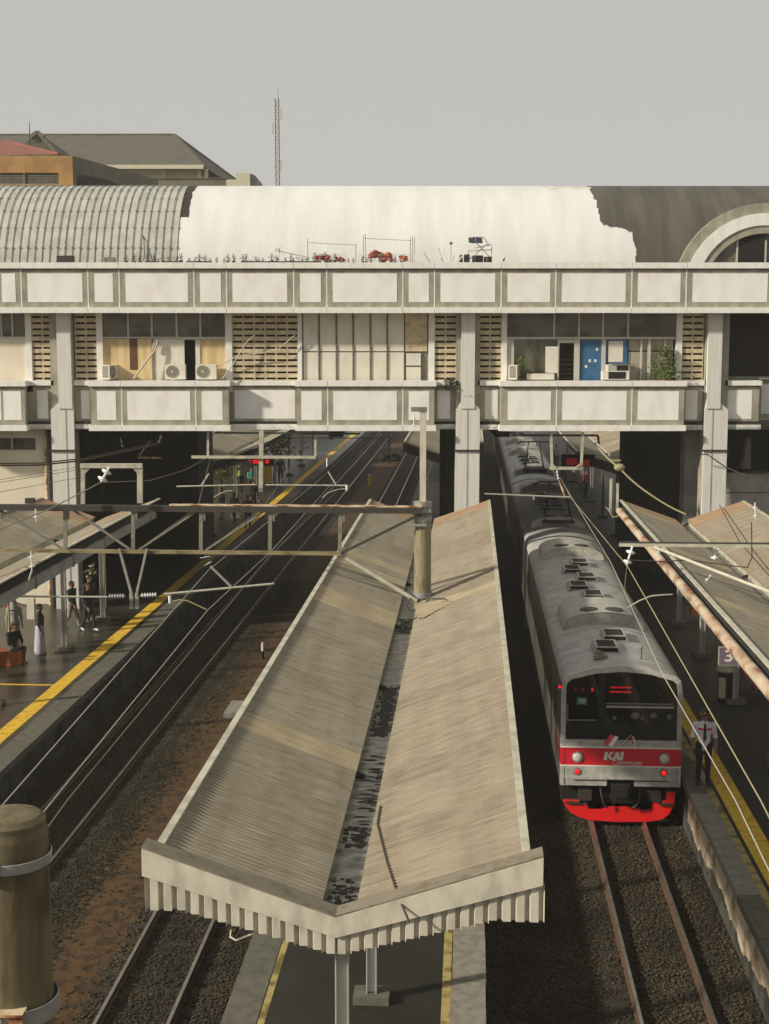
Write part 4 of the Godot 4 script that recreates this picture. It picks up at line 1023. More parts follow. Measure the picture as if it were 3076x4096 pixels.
	wire("two thin dark cables across the right canopy ridge", [Vector3(11.089, 5.127, -46.000), Vector3(9.754, 5.068, -38.000), Vector3(9.339, 4.849, -33.000)], 0.014, M.cable)
	wire("black power cable snaking down the right side of the middle canopy roof", [Vector3(-0.052, 4.662, -17.556), Vector3(-0.088, 4.665, -16.893), Vector3(0.034, 4.735, -15.403), Vector3(0.137, 4.795, -14.404), Vector3(0.163, 4.838, -14.100), Vector3(0.255, 4.686, -13.900)], 0.013, M.cable)
	wire("thin dark dropper hanging below the insulator beside the train roof", [Vector3(5.545, 5.470, -31.600), Vector3(5.508, 5.099, -31.600), Vector3(5.518, 4.622, -31.600)], 0.01, M.wire)
	wire("coil of dark cable looped round the foot of the gantry pole", [yd(-1.32, 4.78, 31.5), yd(-1.42, 4.6, 31.3), yd(-1.3, 4.5, 31.2), yd(-1.08, 4.55, 31.2), yd(-0.95, 4.75, 31.3), yd(-0.9, 4.8, 31.2), yd(-0.55, 4.88, 30.8), yd(-0.4, 4.9, 30.2), yd(-0.9, 4.78, 29.8), yd(-1.25, 4.68, 29.3)], 0.014, M.cable)
	tag(obj("cable_loop", Mb.new().tube(PackedVector3Array([Vector3(-1.324, 4.325, -14.500), Vector3(-1.512, 4.215, -14.600), Vector3(-1.633, 4.121, -14.700), Vector3(-1.707, 4.116, -14.800), Vector3(-1.709, 4.148, -14.900)]), 0.012, 6), M.fascia), "pale cable loop hanging under the front edge of the middle canopy", "cable")
	tag(obj("pale_board", Mb.new().bar(yd(-1.05, 4.74, 29.4), yd(-0.45, 4.92, 30.3), 0.22, 0.02), M.sheet_patch), "pale loose board lying on the canopy roof beside the gantry pole", "board")

# ---------------------------------------------------------------- the station building across the tracks
const DW := 48.95      # front wall of the upper floor
func parapet(root: Node3D, called: String, x0: float, x1: float, y0: float, y1: float, d: float, dividers: Array, panels: Array, cap: float, sill: float):
	var p := Node3D.new(); p.name = called; root.add_child(p, true)
	var bk := -d - 0.32
	obj("wall", Mb.new().span(x0, x1, y0 + sill, y1 - cap, -d, bk), M.beige, p)
	var xs := [x0]
	for x in dividers: xs.append(x)
	xs.append(x1)
	for i in xs.size() - 1:
		var e: float = 0.006
		var yj := rng.randf_range(-0.004, 0.004)
		obj("cap_slab", Mb.new().span(xs[i] - (0.06 if i == 0 else -e), xs[i + 1] + (0.06 if i == xs.size() - 2 else -e), y1 - cap, y1 + yj, -d + 0.1, bk - 0.05), M.white, p)
		obj("sill_slab", Mb.new().span(xs[i] - (0.06 if i == 0 else -e), xs[i + 1] + (0.06 if i == xs.size() - 2 else -e), y0 + yj, y0 + sill, -d + 0.1, bk - 0.05), M.white, p)
	obj("shadow_strip", Mb.new().span(x0, x1, y1 - cap - 0.03, y1 - cap, -d + 0.012, -d), M.shade_dark, p)  # dark strip painting a shadow line below the cap
	for x in dividers: obj("joint_strip", Mb.new().span(x - 0.02, x + 0.02, y0 + sill, y1 - cap - 0.031, -d + 0.006, -d), M.white, p)
	var h := y1 - cap - y0 - sill
	for q in panels:
		obj("infill_panel", Mb.new().span(q[0], q[1], y0 + sill + h * 0.135, y1 - cap - h * 0.125, -d + 0.008, -d - 0.01), M.panel, p)

func louvre(root: Node3D, x0: float, x1: float, y0: float, y1: float):
	var p := Node3D.new(); p.name = "breeze_block_screen"; root.add_child(p, true)
	var b := Mb.new()
	var rows := int(round((y1 - y0) / 0.205))
	var cols := maxi(2, int(round((x1 - x0) / 0.385)))
	var rh := (y1 - y0) / rows
	var cw := (x1 - x0) / cols
	for r in rows:
		b.span(x0, x1, y0 + r * rh + 0.07, y0 + (r + 1) * rh, -DW, -DW - 0.12)
		for c in cols + 1:
			var xa := maxf(x0, x0 + c * cw - 0.025)
			b.span(xa, minf(x1, x0 + c * cw + 0.025), y0 + r * rh, y0 + r * rh + 0.07, -DW - 0.004, -DW - 0.12)
	tag(obj("blocks", b, M.block, p), "", "", "", "stuff")
	obj("backing", Mb.new().span(x0, x1, y0, y1, -DW - 0.35, -DW - 0.4), M.dark, p)

func bay_box(root: Node3D, called: String, x0: float, x1: float, y0: float, y1: float, m: Material, out := 0.0, t := 0.06) -> MeshInstance3D:
	return obj(called, Mb.new().span(x0, x1, y0, y1, -DW + out, -DW + out - t), m, root)

func make_building():
	var B := thing("station_building", "white station building with beige framed panels spanning the tracks", "building", Vector3(0, 0, -49))
	var S := B
	S.position = Vector3.ZERO
	# masses, extended at the back to cut skylight under the floor
	var y_top: float = 13.149
	var y_mid: float = 11.452
	var y_cap: float = 9.144
	var y_sof: float = 7.421
	obj("upper_floor_mass", Mb.new().span(-24, 26, y_mid + 0.1, y_top - 0.25, -49.0, -66.0), M.shade_dark, S)
	obj("office_floor_mass", Mb.new().span(-24, 15.2, y_sof + 0.2, y_mid + 0.1, -50.4, -66.0), M.shade_dark, S)
	obj("floor_slab", Mb.new().span(-24, 26, y_sof + 0.02, y_sof + 0.3, -48.8, -66.0), M.shade_dark, S)
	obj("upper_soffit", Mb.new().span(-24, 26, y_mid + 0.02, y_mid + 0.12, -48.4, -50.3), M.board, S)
	for i in 7: obj("soffit_beam", Mb.new().span(-20 + i * 6.0, -19.5 + i * 6.0, y_sof - 0.35, y_sof + 0.02, -50.2, -65.5), M.shade_dark, S)
	# upper parapet
	var dv: Array = [-12.355, -10.085, -9.022, -6.479, -5.374, -3.087, -1.964, 0.621, 1.701, 3.971, 5.825, 8.409, 10.263, 13.214]
	var pa: Array = [-13.018, -12.142, -9.864, -8.809, -6.275, -5.170, -2.874, -1.760, 0.825, 1.905, 4.183, 6.037, 8.622, 10.484]
	var pb: Array = [-12.550, -10.272, -9.234, -6.683, -5.561, -3.308, -2.160, 0.425, 1.514, 3.767, 5.638, 8.205, 10.068, 13.027]
	var ps := []
	for i in pa.size(): ps.append([pa[i], pb[i]])
	parapet(S, "upper_parapet", -15.5, 16.5, y_mid, y_top, 48.2, dv, ps, 0.2, 0.19)
	# balconies
	parapet(S, "balcony", -16.0, -12.408, y_sof, y_cap, 48.4, [], [[-15, -13.228], [-13.150, -12.537]], 0.19, 0.19)
	parapet(S, "balcony", -12.536, -11.560, 7.457, 9.136, 48.9, [], [[-12.109, -11.734]], 0.17, 0.17)
	parapet(S, "balcony", -10.793, -10.252, 7.457, 9.136, 48.9, [], [[-10.575, -10.270]], 0.17, 0.17)
	parapet(S, "balcony", -10.147, -5.376, y_sof, y_cap, 48.4, [-9.069, -6.515], [[-9.923, -9.267], [-8.879, -6.704], [-6.308, -5.591]], 0.19, 0.19)
	parapet(S, "balcony", -5.431, -3.051, 7.439, 9.136, 48.9, [], [[-5.231, -3.112]], 0.17, 0.19)
	parapet(S, "balcony", -3.020, 1.717, y_sof, y_cap, 48.4, [-1.959, 0.630], [[-2.873, -2.166], [-1.769, 0.431], [0.837, 1.545]], 0.19, 0.19)
	parapet(S, "balcony", 1.735, 2.511, 7.457, 9.136, 48.9, [], [[1.848, 2.284]], 0.17, 0.17)
	parapet(S, "balcony", 3.295, 4.062, 7.439, 9.136, 48.9, [], [[3.505, 3.949]], 0.17, 0.17)
	parapet(S, "balcony", 4.021, 10.346, y_sof, y_cap, 48.4, [5.937, 8.534], [[4.254, 5.747], [6.135, 8.353], [8.741, 10.156]], 0.19, 0.19)
	parapet(S, "balcony", 10.453, 11.106, 7.430, 9.136, 48.9, [], [[10.496, 10.906]], 0.17, 0.17)
	parapet(S, "balcony", 11.900, 13.059, 7.448, 9.136, 48.9, [], [[11.935, 12.806]], 0.17, 0.17)
	parapet(S, "balcony", 13.300, 17.0, 7.619, 9.195, 49.8, [], [[13.371, 16.0]], 0.05, 0.12)
	obj("ledge", Mb.new().span(12.111, 17.0, 9.100, 9.242, -50.0, -51.5), M.grey_wall, S)
	# columns: a core with a narrower rib on its front
	for q in [[-11.592, -10.797, -11.303, -10.829], [2.481, 3.311, 2.655, 3.121], [11.120, 11.933, 11.165, 11.648]]:
		var c := obj("column", Mb.new().span(q[0], q[1], 0, y_mid + 0.05, -48.8, -49.45), M.beige, S)
		obj("rib", Mb.new().span(q[2], q[3], 8.473 - 0.3, y_mid + 0.04, -48.62, -48.81).prism(PackedVector2Array([Vector2(q[0], 0), Vector2(q[1], 0), Vector2(q[1], 8.127), Vector2(q[3], 8.387), Vector2(q[2], 8.387), Vector2(q[0], 8.127)]), -48.66, -48.79), M.column, c)
		obj("groove", Mb.new().span((q[2] + q[3]) * 0.5 - 0.02, (q[2] + q[3]) * 0.5 + 0.02, 0, 8.387, -48.65, -48.67), M.grey_wall, c)
		obj("iron_band", Mb.new().span(q[0] - 0.06, q[1] + 0.06, 6.685, 6.746, -48.6, -48.68), M.girder_dark, c)
	# interior columns behind, in the dark
	for x in [-11.8, 2.9, 11.2]:
		for d in [56.0, 62.5]: obj("column", Mb.new().span(x - 0.4, x + 0.4, 0, y_sof + 0.1, -d, -d - 0.8), M.shade_dark, S)
	# upper floor bays
	var w0: float = y_cap - 0.4
	var w1: float = y_mid + 0.05
	var yt: float = 10.612
	# far left: window over a white wall
	bay_box(S, "wall", -15.5, -12.452, w0, yt + 0.0, M.cream)
	bay_box(S, "wall_edge", -12.452, -12.244, w0, w1, M.white, 0.05)
	window(S, -15.5, -12.452, yt + 0.01, w1, [-13.286, -12.904], M.tint)
	for q in [[-12.244, -11.515], [-10.750, -9.986], [-5.288, -3.005], [1.737, 2.501], [3.274, 4.064], [10.325, 11.080]]:
		louvre(S, q[0], q[1], w0, w1)
	for q in [[-9.986, -9.778], [-5.523, -5.288], [-3.005, -2.866], [1.528, 1.737], [4.064, 4.246], [10.117, 10.325]]:
		bay_box(S, "pilaster", q[0], q[1], w0, w1, M.white, 0.06, 0.3)
	# left window bay
	window(S, -9.778, -5.523, yt, w1, [-8.890, -8.066, -7.209, -6.386], M.tint)
	bay_box(S, "timber_panel", -9.789, -8.867, w0, yt - 0.03, M.wood, -0.05)
	bay_box(S, "brown_strip", -8.867, -8.589, 9.499, yt - 0.03, M.brown, -0.045)
	bay_box(S, "timber_panel", -8.867, -8.589, w0, 9.499, M.wood, -0.05)
	bay_box(S, "timber_panel", -8.589, -8.076, w0, yt - 0.03, M.wood, -0.05)
	bay_box(S, "white_board", -8.041, -7.233, w0, yt - 0.03, M.board, -0.04)
	bay_box(S, "mullion", -8.085, -8.041, w0, yt, M.girder, 0.0)
	bay_box(S, "door_post", -7.233, -6.955, w0, 10.535, M.board, -0.02)
	bay_box(S, "door_head", -7.233, -5.529, 10.543, yt - 0.005, M.frame, 0.0)
	bay_box(S, "door_post", -6.572, -6.416, w0, 10.535, M.board, -0.02)
	bay_box(S, "door_opening", -6.955, -6.572, w0, 10.500, M.dark, -0.4)
	bay_box(S, "timber_panel", -6.416, -5.529, w0, 10.535, M.wood, -0.05)
	# cladding bay
	var cx: Array = [-2.866, -2.292, -1.685, -1.103, -0.504, 0.078, 0.686]
	for i in 6:
		bay_box(S, "cladding_panel", cx[i] + 0.05, cx[i + 1] - 0.015, 10.130 + 0.02, w1, M.board, -0.02)
		bay_box(S, "cladding_panel", cx[i] + 0.05, cx[i + 1] - 0.015, w0, 10.130 - 0.02, M.board, -0.02)
		bay_box(S, "cladding_rib", cx[i] - 0.015, cx[i] + 0.03, w0, w1, M.girder, 0.02, 0.08)
	bay_box(S, "cladding_backing", cx[0], 1.528, w0, w1, M.girder, -0.09)
	bay_box(S, "timber_panel", 0.721, 1.476, 10.147, w1, M.block, -0.02)
	bay_box(S, "cladding_panel", 0.756, 1.261, 9.654, 10.078, M.board, 0.0)
	bay_box(S, "cladding_panel", 0.756, 1.261, w0, 9.603, M.board, 0.0)
	# right window bay
	window(S, 4.246, 10.117, yt, w1, [5.883, 6.741, 7.573, 8.448], M.tint)
	bay_box(S, "transom_rail", 4.242, 10.105, 10.561, yt - 0.003, M.frame, 0.03)
	window(S, 4.434, 6.016, w0, 10.552, [4.468], M.glass)
	bay_box(S, "mullion", 4.251, 4.434, w0, 10.552, M.frame, -0.01)
	bay_box(S, "white_board", 5.590, 6.033, 9.395, 10.311, M.board, 0.03, 0.02)
	bay_box(S, "room_wall", 4.434, 6.016, w0, w1, mk(lin(0.26, 0.25, 0.15), 0.9, T.blotch, Vector3(0.4, 0.2, 0.4)), -0.16)
	bay_box(S, "door_frame", 6.016, 6.068, w0, 10.552, M.frame, 0.02)
	bay_box(S, "door_frame", 6.590, 6.781, w0, 10.552, M.frame, 0.02)
	bay_box(S, "door_head", 6.068, 6.590, 10.431, 10.543, M.frame, 0.02)
	bay_box(S, "door_opening", 6.068, 6.590, w0, 10.431, M.dark, -0.4)
	for k in 5: bay_box(S, "door_slat", 6.068, 6.590, w0 + 0.45 + k * 0.16, w0 + 0.47 + k * 0.16, M.girder_dark, -0.1)
	bay_box(S, "blue_panel", 6.816, 7.546, w0, 10.552, M.blue, -0.04)
	bay_box(S, "mullion", 7.546, 7.685, w0, 10.552, M.frame, 0.01)
	bay_box(S, "blue_panel", 7.685, 8.450, w0, 10.552, M.blue, -0.04)
	bay_box(S, "paper_sheet", 7.784, 8.288, 9.776, 10.500, M.board, -0.03, 0.015)
	for q in [[2344,1440], [2366,1440], [2372,1396], [2400,1445], [2330,1462]]:
		var xx: float = (q[0] - 1538.0) * 0.00886
		var yy: float = 10.75 + (1335.0 - q[1]) * 0.00886
		bay_box(S, "paper_scrap", xx - 0.04, xx + 0.04, yy - 0.05, yy + 0.05, M.board, -0.035, 0.01)
	for q in [[8.502, 9.145], [9.250, 10.032]]:
		bay_box(S, "cream_board", q[0], q[1], w0, 10.121, M.cream, -0.1)
		bay_box(S, "curtain_board", q[0], q[1], 10.173, 10.552, M.block, -0.1)
		window(S, q[0], q[1], w0, 10.552, [(q[0] + q[1]) * 0.5 + 0.1], M.glass)
	bay_box(S, "mullion", 9.145, 9.250, w0, 10.552, M.frame, 0.01)
	# right end: open dark stair hall with slanted struts
	obj("stair_hall_back", Mb.new().span(15.2, 26, 0, y_mid + 0.1, -58, -65.9), M.shade_dark, S)
	obj("stair_hall_side", Mb.new().span(14.003, 14.003 + 0.3, 9.191, y_mid, -51.5, -56), M.grey_wall, S)
	obj("slanted_strut", Mb.new().bar(Vector3(13.851, 8.987, -54.000), Vector3(14.342, 11.508, -54.000), 0.5, 0.3), M.shade_dark, S)
	obj("slanted_strut", Mb.new().prism(PackedVector2Array([Vector2(13.571, 5.659), Vector2(13.932, 5.659), Vector2(13.893, 6.849), Vector2(13.760, 6.849)]), -53.0, -53.4), M.grey_wall, S)
	obj("slanted_strut", Mb.new().bar(Vector3(14.400, 5.515, -54.000), Vector3(14.158, 6.968, -54.000), 0.25, 0.25), M.shade_dark, S)
	obj("side_pier", Mb.new().span(10.980, 11.547, 0, y_sof + 0.05, -51, -51.8), M.grey_wall, S)
	obj("low_wall", Mb.new().span(12.263, 20, 4.293, 5.785, -50, -50.4), M.grey_wall, S)
	obj("low_wall_joint", Mb.new().span(12.263, 20, 5.072, 5.099, -49.985, -50.0), M.shade_dark, S)
	obj("low_wall_ledge", Mb.new().span(12.977, 20, 5.785 + 0.01, 5.848, -49.9, -50.5), M.girder_dark, S)
	# dark blocks added below the floor so its openings stay black
	obj("added_dark_block", Mb.new().span(-22, -8.1, 0, y_sof + 0.02, -60.5, -65.9), M.dark, S)
	obj("added_dark_block", Mb.new().span(10.1, 24, 0, y_sof + 0.02, -58.5, -60), M.dark, S)
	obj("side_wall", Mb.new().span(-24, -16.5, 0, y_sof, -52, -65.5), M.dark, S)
	roof(S)
	for part in S.get_children(): part.position.z += 49.0   # the building's own base lies below its front
	S.position = Vector3(0, 0, -49.0)

func window(root: Node3D, x0: float, x1: float, y0: float, y1: float, splits: Array, m: Material):
	var p := Node3D.new(); p.name = "window"; root.add_child(p, true)
	var xs := [x0]
	for x in splits: xs.append(x)
	xs.append(x1)
	for i in xs.size() - 1:
		obj("pane", Mb.new().span(xs[i] + 0.02, xs[i + 1] - 0.02, y0 + 0.03, y1, -DW - 0.05, -DW - 0.062), m, p)
	for x in splits: obj("glazing_bar", Mb.new().span(x - 0.03, x + 0.03, y0, y1, -DW + 0.01, -DW - 0.06), M.frame, p)
	obj("glazing_bar", Mb.new().span(x0, x1, y0 - 0.02, y0 + 0.03, -DW + 0.015, -DW - 0.06), M.frame, p)

func vault_at(a: float, r: float) -> Vector2:   # (depth, height): a = 0 at the front foot, PI / 2 at the crown
	return Vector2(55.3 - r * cos(a), 11.9 + r * sin(a))

func roof(S: Node3D):
	var r := 4.5
	var deck: float = 13.149 - 0.3
	obj("roof_deck", Mb.new().span(-24, 26, deck - 0.3, deck, -48.4, -66.0), M.grey_wall, S)
	# left: metal sheets with standing seams
	var x := -7.46
	var pb := Mb.new()
	var arc := []
	for i in 21: arc.append(vault_at(PI * i / 20.0, r))
	var prof := []
	for q in arc: prof.append(Vector2(-q.x, q.y))
	prof.reverse()
	var tx := Transform3D(Basis(Vector3(0, 0, 1), Vector3(0, 1, 0), Vector3(-1, 0, 0)), Vector3.ZERO)
	pb.strip(prof, 0.0, 0.27, true, tx)
	var seam := Mb.new()
	var pts := PackedVector3Array()
	for q in arc: pts.append(Vector3(0, q.y + 0.02 * (q.y - 11.9) / r, -(q.x - 0.02)))
	seam.tube(pts, 0.013, 5)
	for k in 8: seam.box(Vector3(0, vault_at(0.25 + k * 0.19, r + 0.02).y, -vault_at(0.25 + k * 0.19, r + 0.02).x), Vector3(0.06, 0.05, 0.05))
	var pm := pb.done()
	var sm := seam.done()
	var k := 0
	while x > -16.0:
		var o := put("roof_sheet", pm, M.metalroof if rng.randf() < 0.6 else M.metalroof2, S, Vector3(x, rng.randf_range(-0.01, 0.01), 0))
		put("standing_seam", sm, M.seam, o, Vector3(0, 0, 0))
		x -= 0.27; k += 1
	# middle and right: plastered vault, part painted white, part bare and grey
	var im := Image.create(1024, 192, false, Image.FORMAT_RGB8)
	var f := FastNoiseLite.new(); f.seed = 31; f.frequency = 0.02; f.fractal_octaves = 5
	var f2 := FastNoiseLite.new(); f2.seed = 32; f2.frequency = 0.012; f2.fractal_octaves = 5
	var x0 := -7.47
	var x1 := 17.0
	for j in 192:
		var a := PI * 0.56 * j / 191.0
		for i in 1024:
			var X: float = x0 + (x1 - x0) * i / 1023.0
			var n1 := f.get_noise_2d(i * 1.6, j * 2.0)
			var n2 := f2.get_noise_2d(i * 2.0, j * 0.7)
			var lim := 7.75 + n1 * 0.2 + (0.12 if a < 1.0 else 0.0)
			if a < 0.62 + n1 * 0.09: lim = 9.0 + n1 * 0.1
			var left := -7.16 + n1 * 0.12 if a > 0.75 else -9.0
			var c := Color(0.86, 0.858, 0.84) * (0.975 + 0.05 * n2 + 0.015 * f.get_noise_2d(i * 6.0, j * 0.6))
			if a > 1.25 + n1 * 0.12 and X > 6.2 + n1 * 0.8: c = Color(0.80, 0.78, 0.735) * (0.97 + 0.06 * n2)
			if X > lim: c = Color(0.345, 0.33, 0.30) * (0.92 + 0.12 * f.get_noise_2d(i * 4.0, j * 0.35 + 900.0) + 0.22 * n2)
			if X < left: c = Color(0.20, 0.175, 0.14)
			im.set_pixel(i, j, c.clamp())
	var v := Mb.new()
	var na := 40
	for i in 4:
		for j in na:
			var q := []
			var m := []
			var uv := []
			for e in [[i, j], [i + 1, j], [i + 1, j + 1], [i, j + 1]]:
				var a: float = PI * e[1] / na
				var d := vault_at(a, r)
				var X: float = x0 + (x1 - x0) * e[0] / 4.0
				q.append(Vector3(X, d.y, -d.x)); m.append(Vector3(0, sin(a), cos(a)))
				uv.append(Vector2(float(e[0]) / 4.0, minf(1.0, a / (PI * 0.56))))
			var base := v.v.size()
			v.squad(q[0], q[1], q[2], q[3], m[0], m[1], m[2], m[3])
			for w in range(base, v.v.size()):
				for z in 4:
					if v.v[w] == q[z]: v.t.append(uv[z]); break
	var pm2 := mk(Color(1, 1, 1), 0.85)
	pm2.albedo_texture = ImageTexture.create_from_image(im)
	relief(pm2, T.bump, 0.3)
	pm2.heightmap_enabled = false
	obj("plaster_vault", v, pm2, S)
	# round dormer at the right
	var D := Node3D.new(); D.name = "round_dormer"; S.add_child(D, true)
	var c := Vector2(13.520, 12.15)
	var ring := func(r0: float, r1: float, z0: float, z1: float) -> Mb:
		var b := Mb.new()
		for i in 32:
			var a0 := PI * i / 32.0
			var a1 := PI * (i + 1) / 32.0
			var d0 := Vector3(cos(a0), sin(a0), 0)
			var d1 := Vector3(cos(a1), sin(a1), 0)
			var o := Vector3(c.x, c.y, 0)
			b.quad(o + d0 * r0 + Vector3(0, 0, z0), o + d1 * r0 + Vector3(0, 0, z0), o + d1 * r1 + Vector3(0, 0, z0), o + d0 * r1 + Vector3(0, 0, z0), Vector3.BACK)
			b.squad(o + d0 * r1 + Vector3(0, 0, z0), o + d1 * r1 + Vector3(0, 0, z0), o + d1 * r1 + Vector3(0, 0, z1), o + d0 * r1 + Vector3(0, 0, z1), d0, d1, d1, d0)
			b.squad(o + d0 * r0 + Vector3(0, 0, z0), o + d1 * r0 + Vector3(0, 0, z0), o + d1 * r0 + Vector3(0, 0, z1), o + d0 * r0 + Vector3(0, 0, z1), -d0, -d1, -d1, -d0)
		return b
	obj("dormer_vault", ring.call(2.9, 3.12, -50.75, -56.0), mk(lin(0.45, 0.43, 0.33), 0.7, T.drip, Vector3(0.5, 0.3, 0.9)), D)
	obj("outer_ring", ring.call(2.84, 3.2, -50.6, -50.8), M.beige, D)
	obj("white_ring", ring.call(2.42, 2.84, -50.55, -50.8), M.white, D)
	obj("inner_ring", ring.call(2.14, 2.42, -50.6, -50.8), M.beige, D)
	var gl := PackedVector2Array()
	for i in 25: gl.append(Vector2(c.x + 2.14 * cos(PI * i / 24.0), c.y + 2.14 * sin(PI * i / 24.0)))
	obj("glass", Mb.new().prism(gl, -50.75, -50.77), M.tint, D)
	for xx in [12.580, 13.594]: obj("glazing_bar", Mb.new().span(xx - 0.03, xx + 0.03, c.y, c.y + 1.9, -50.7, -50.76), M.frame, D)
	obj("glazing_bar", Mb.new().span(12.580, 13.683, 14.406, 14.458, -50.69, -50.76), M.frame, D)
	obj("open_casement", Mb.new().span(12.624, 13.559, c.y, 14.389, -50.71, -50.745), M.matt, D)
	# cable lying over the metal sheets
	obj("roof_cable", Mb.new().tube(PackedVector3Array([Vector3(-9.462, 16.064, -54.200), Vector3(-9.124, 15.230, -52.600), Vector3(-8.904, 14.687, -52.000), Vector3(-8.669, 14.102, -51.300), Vector3(-8.611, 13.597, -51.000), Vector3(-8.609, 13.366, -50.800)]), 0.018, 5), M.cable, S)
	# lower left: cream wall below the balcony
	var A := thing("annex_building", "cream rendered wall with a dark strip window under the left balcony", "building", Vector3(-16, 0, -49.6))
	wobj("wall", Mb.new().span(-24, -11.982, 0, 6.655, -49.6, -52).span(-12.389, -11.963, 6.655, 7.543, -49.6, -52).span(-24, -12.389, 7.081, 7.543, -49.6, -52), M.cream, A)
	wobj("window", Mb.new().span(-24, -12.389, 6.655, 7.081, -49.9, -50), M.tint, A)
	wobj("window_bar", Mb.new().span(-13.294, -13.241, 6.655, 7.081, -49.75, -49.8), M.frame, A)
	wobj("drain_pipe", Mb.new().cone(Vector3(-11.969, 0, -49.4), Vector3(-11.969, 7.361, -49.4), 0.07, 0.07, 10), M.rust, A)
	wobj("drain_pipe", Mb.new().cone(Vector3(-11.845, 0, -49.3), Vector3(-11.845, 7.361, -49.3), 0.07, 0.07, 10), M.girder_dark, A)

# ---------------------------------------------------------------- small things
func shrub(root: Node3D, called: String, at: Vector3, size: Vector3, count: int, leaf: float, m: Material, seed_: int):
	var r := RandomNumberGenerator.new(); r.seed = seed_
	var b := Mb.new()
	for i in count:
		var d := Vector3(r.randfn(0, 0.42), r.randf_range(0.0, 1.0), r.randfn(0, 0.42))
		var k := 1.0 - 0.6 * d.y
		var p := at + Vector3(d.x * size.x * k, d.y * size.y, d.z * size.z * k)
		var e := Basis.from_euler(Vector3(r.randf() * TAU, r.randf() * TAU, r.randf() * TAU))
		var s := leaf * r.randf_range(0.6, 1.3)
		var n := e.y
		b.tri(p - e.x * s, p + e.z * s * 0.4, p + e.x * s, n, n, n)
		b.tri(p - e.x * s, p - e.z * s * 0.4, p + e.x * s, n, n, n)
	wobj(called, b, m, root)

func ac_unit(label: String, at: Vector3, turn: float, s := 1.0):
	var t := thing("air_conditioner", label, "air conditioner", at, turn, "outdoor air conditioner units")
	obj("casing", Mb.new().box(Vector3(0, 0.3 * s, 0), Vector3(0.8 * s, 0.58 * s, 0.3)), M.board, t)
	obj("fan_guard", Mb.new().cone(Vector3(-0.12 * s, 0.31 * s, 0.15), Vector3(-0.12 * s, 0.31 * s, 0.165), 0.24 * s, 0.235 * s, 24), mk(lin(0.16, 0.14, 0.09), 0.6), t)
	obj("fan_hub", Mb.new().cone(Vector3(-0.12 * s, 0.31 * s, 0.165), Vector3(-0.12 * s, 0.31 * s, 0.175), 0.06 * s, 0.055 * s, 14), M.frame, t)
	var w := Mb.new()
	for i in 4:
		var q := PackedVector3Array()
		for k in 17: q.append(Vector3(-0.12 * s + (0.1 + i * 0.045) * s * cos(TAU * k / 16.0), 0.31 * s + (0.1 + i * 0.045) * s * sin(TAU * k / 16.0), 0.168))
		w.tube(q, 0.006, 4)
	obj("guard_wires", w, M.frame, t)
	for x in [-0.3, 0.3]: obj("foot", Mb.new().box(Vector3(x * s, 0.0, 0), Vector3(0.06, 0.04, 0.34)), M.girder, t)
	for i in 6: obj("side_slot", Mb.new().box(Vector3(-0.401 * s, 0.1 + i * 0.08 * s, 0.0), Vector3(0.01, 0.035, 0.22)), M.matt, t)

func bin_(label: String, at: Vector3):
	var t := thing("litter_bin", label, "litter bin", at, -TH, "litter bins on the platforms")
	obj("body", Mb.new().cone(Vector3(0, 0.04, 0), Vector3(0, 0.82, 0), 0.2, 0.2, 20), M.matt, t)
	obj("panel", Mb.new().span(-0.21, -0.04, 0.14, 0.68, 0.1, 0.215), mk(lin(0.45, 0.44, 0.25), 0.6), t)
	obj("lid", Mb.new().lathe([Vector2(0.24, 0.82), Vector2(0.26, 0.86), Vector2(0.22, 0.93), Vector2(0.0, 0.97)], 20), mk(lin(0.5, 0.5, 0.34), 0.5), t)

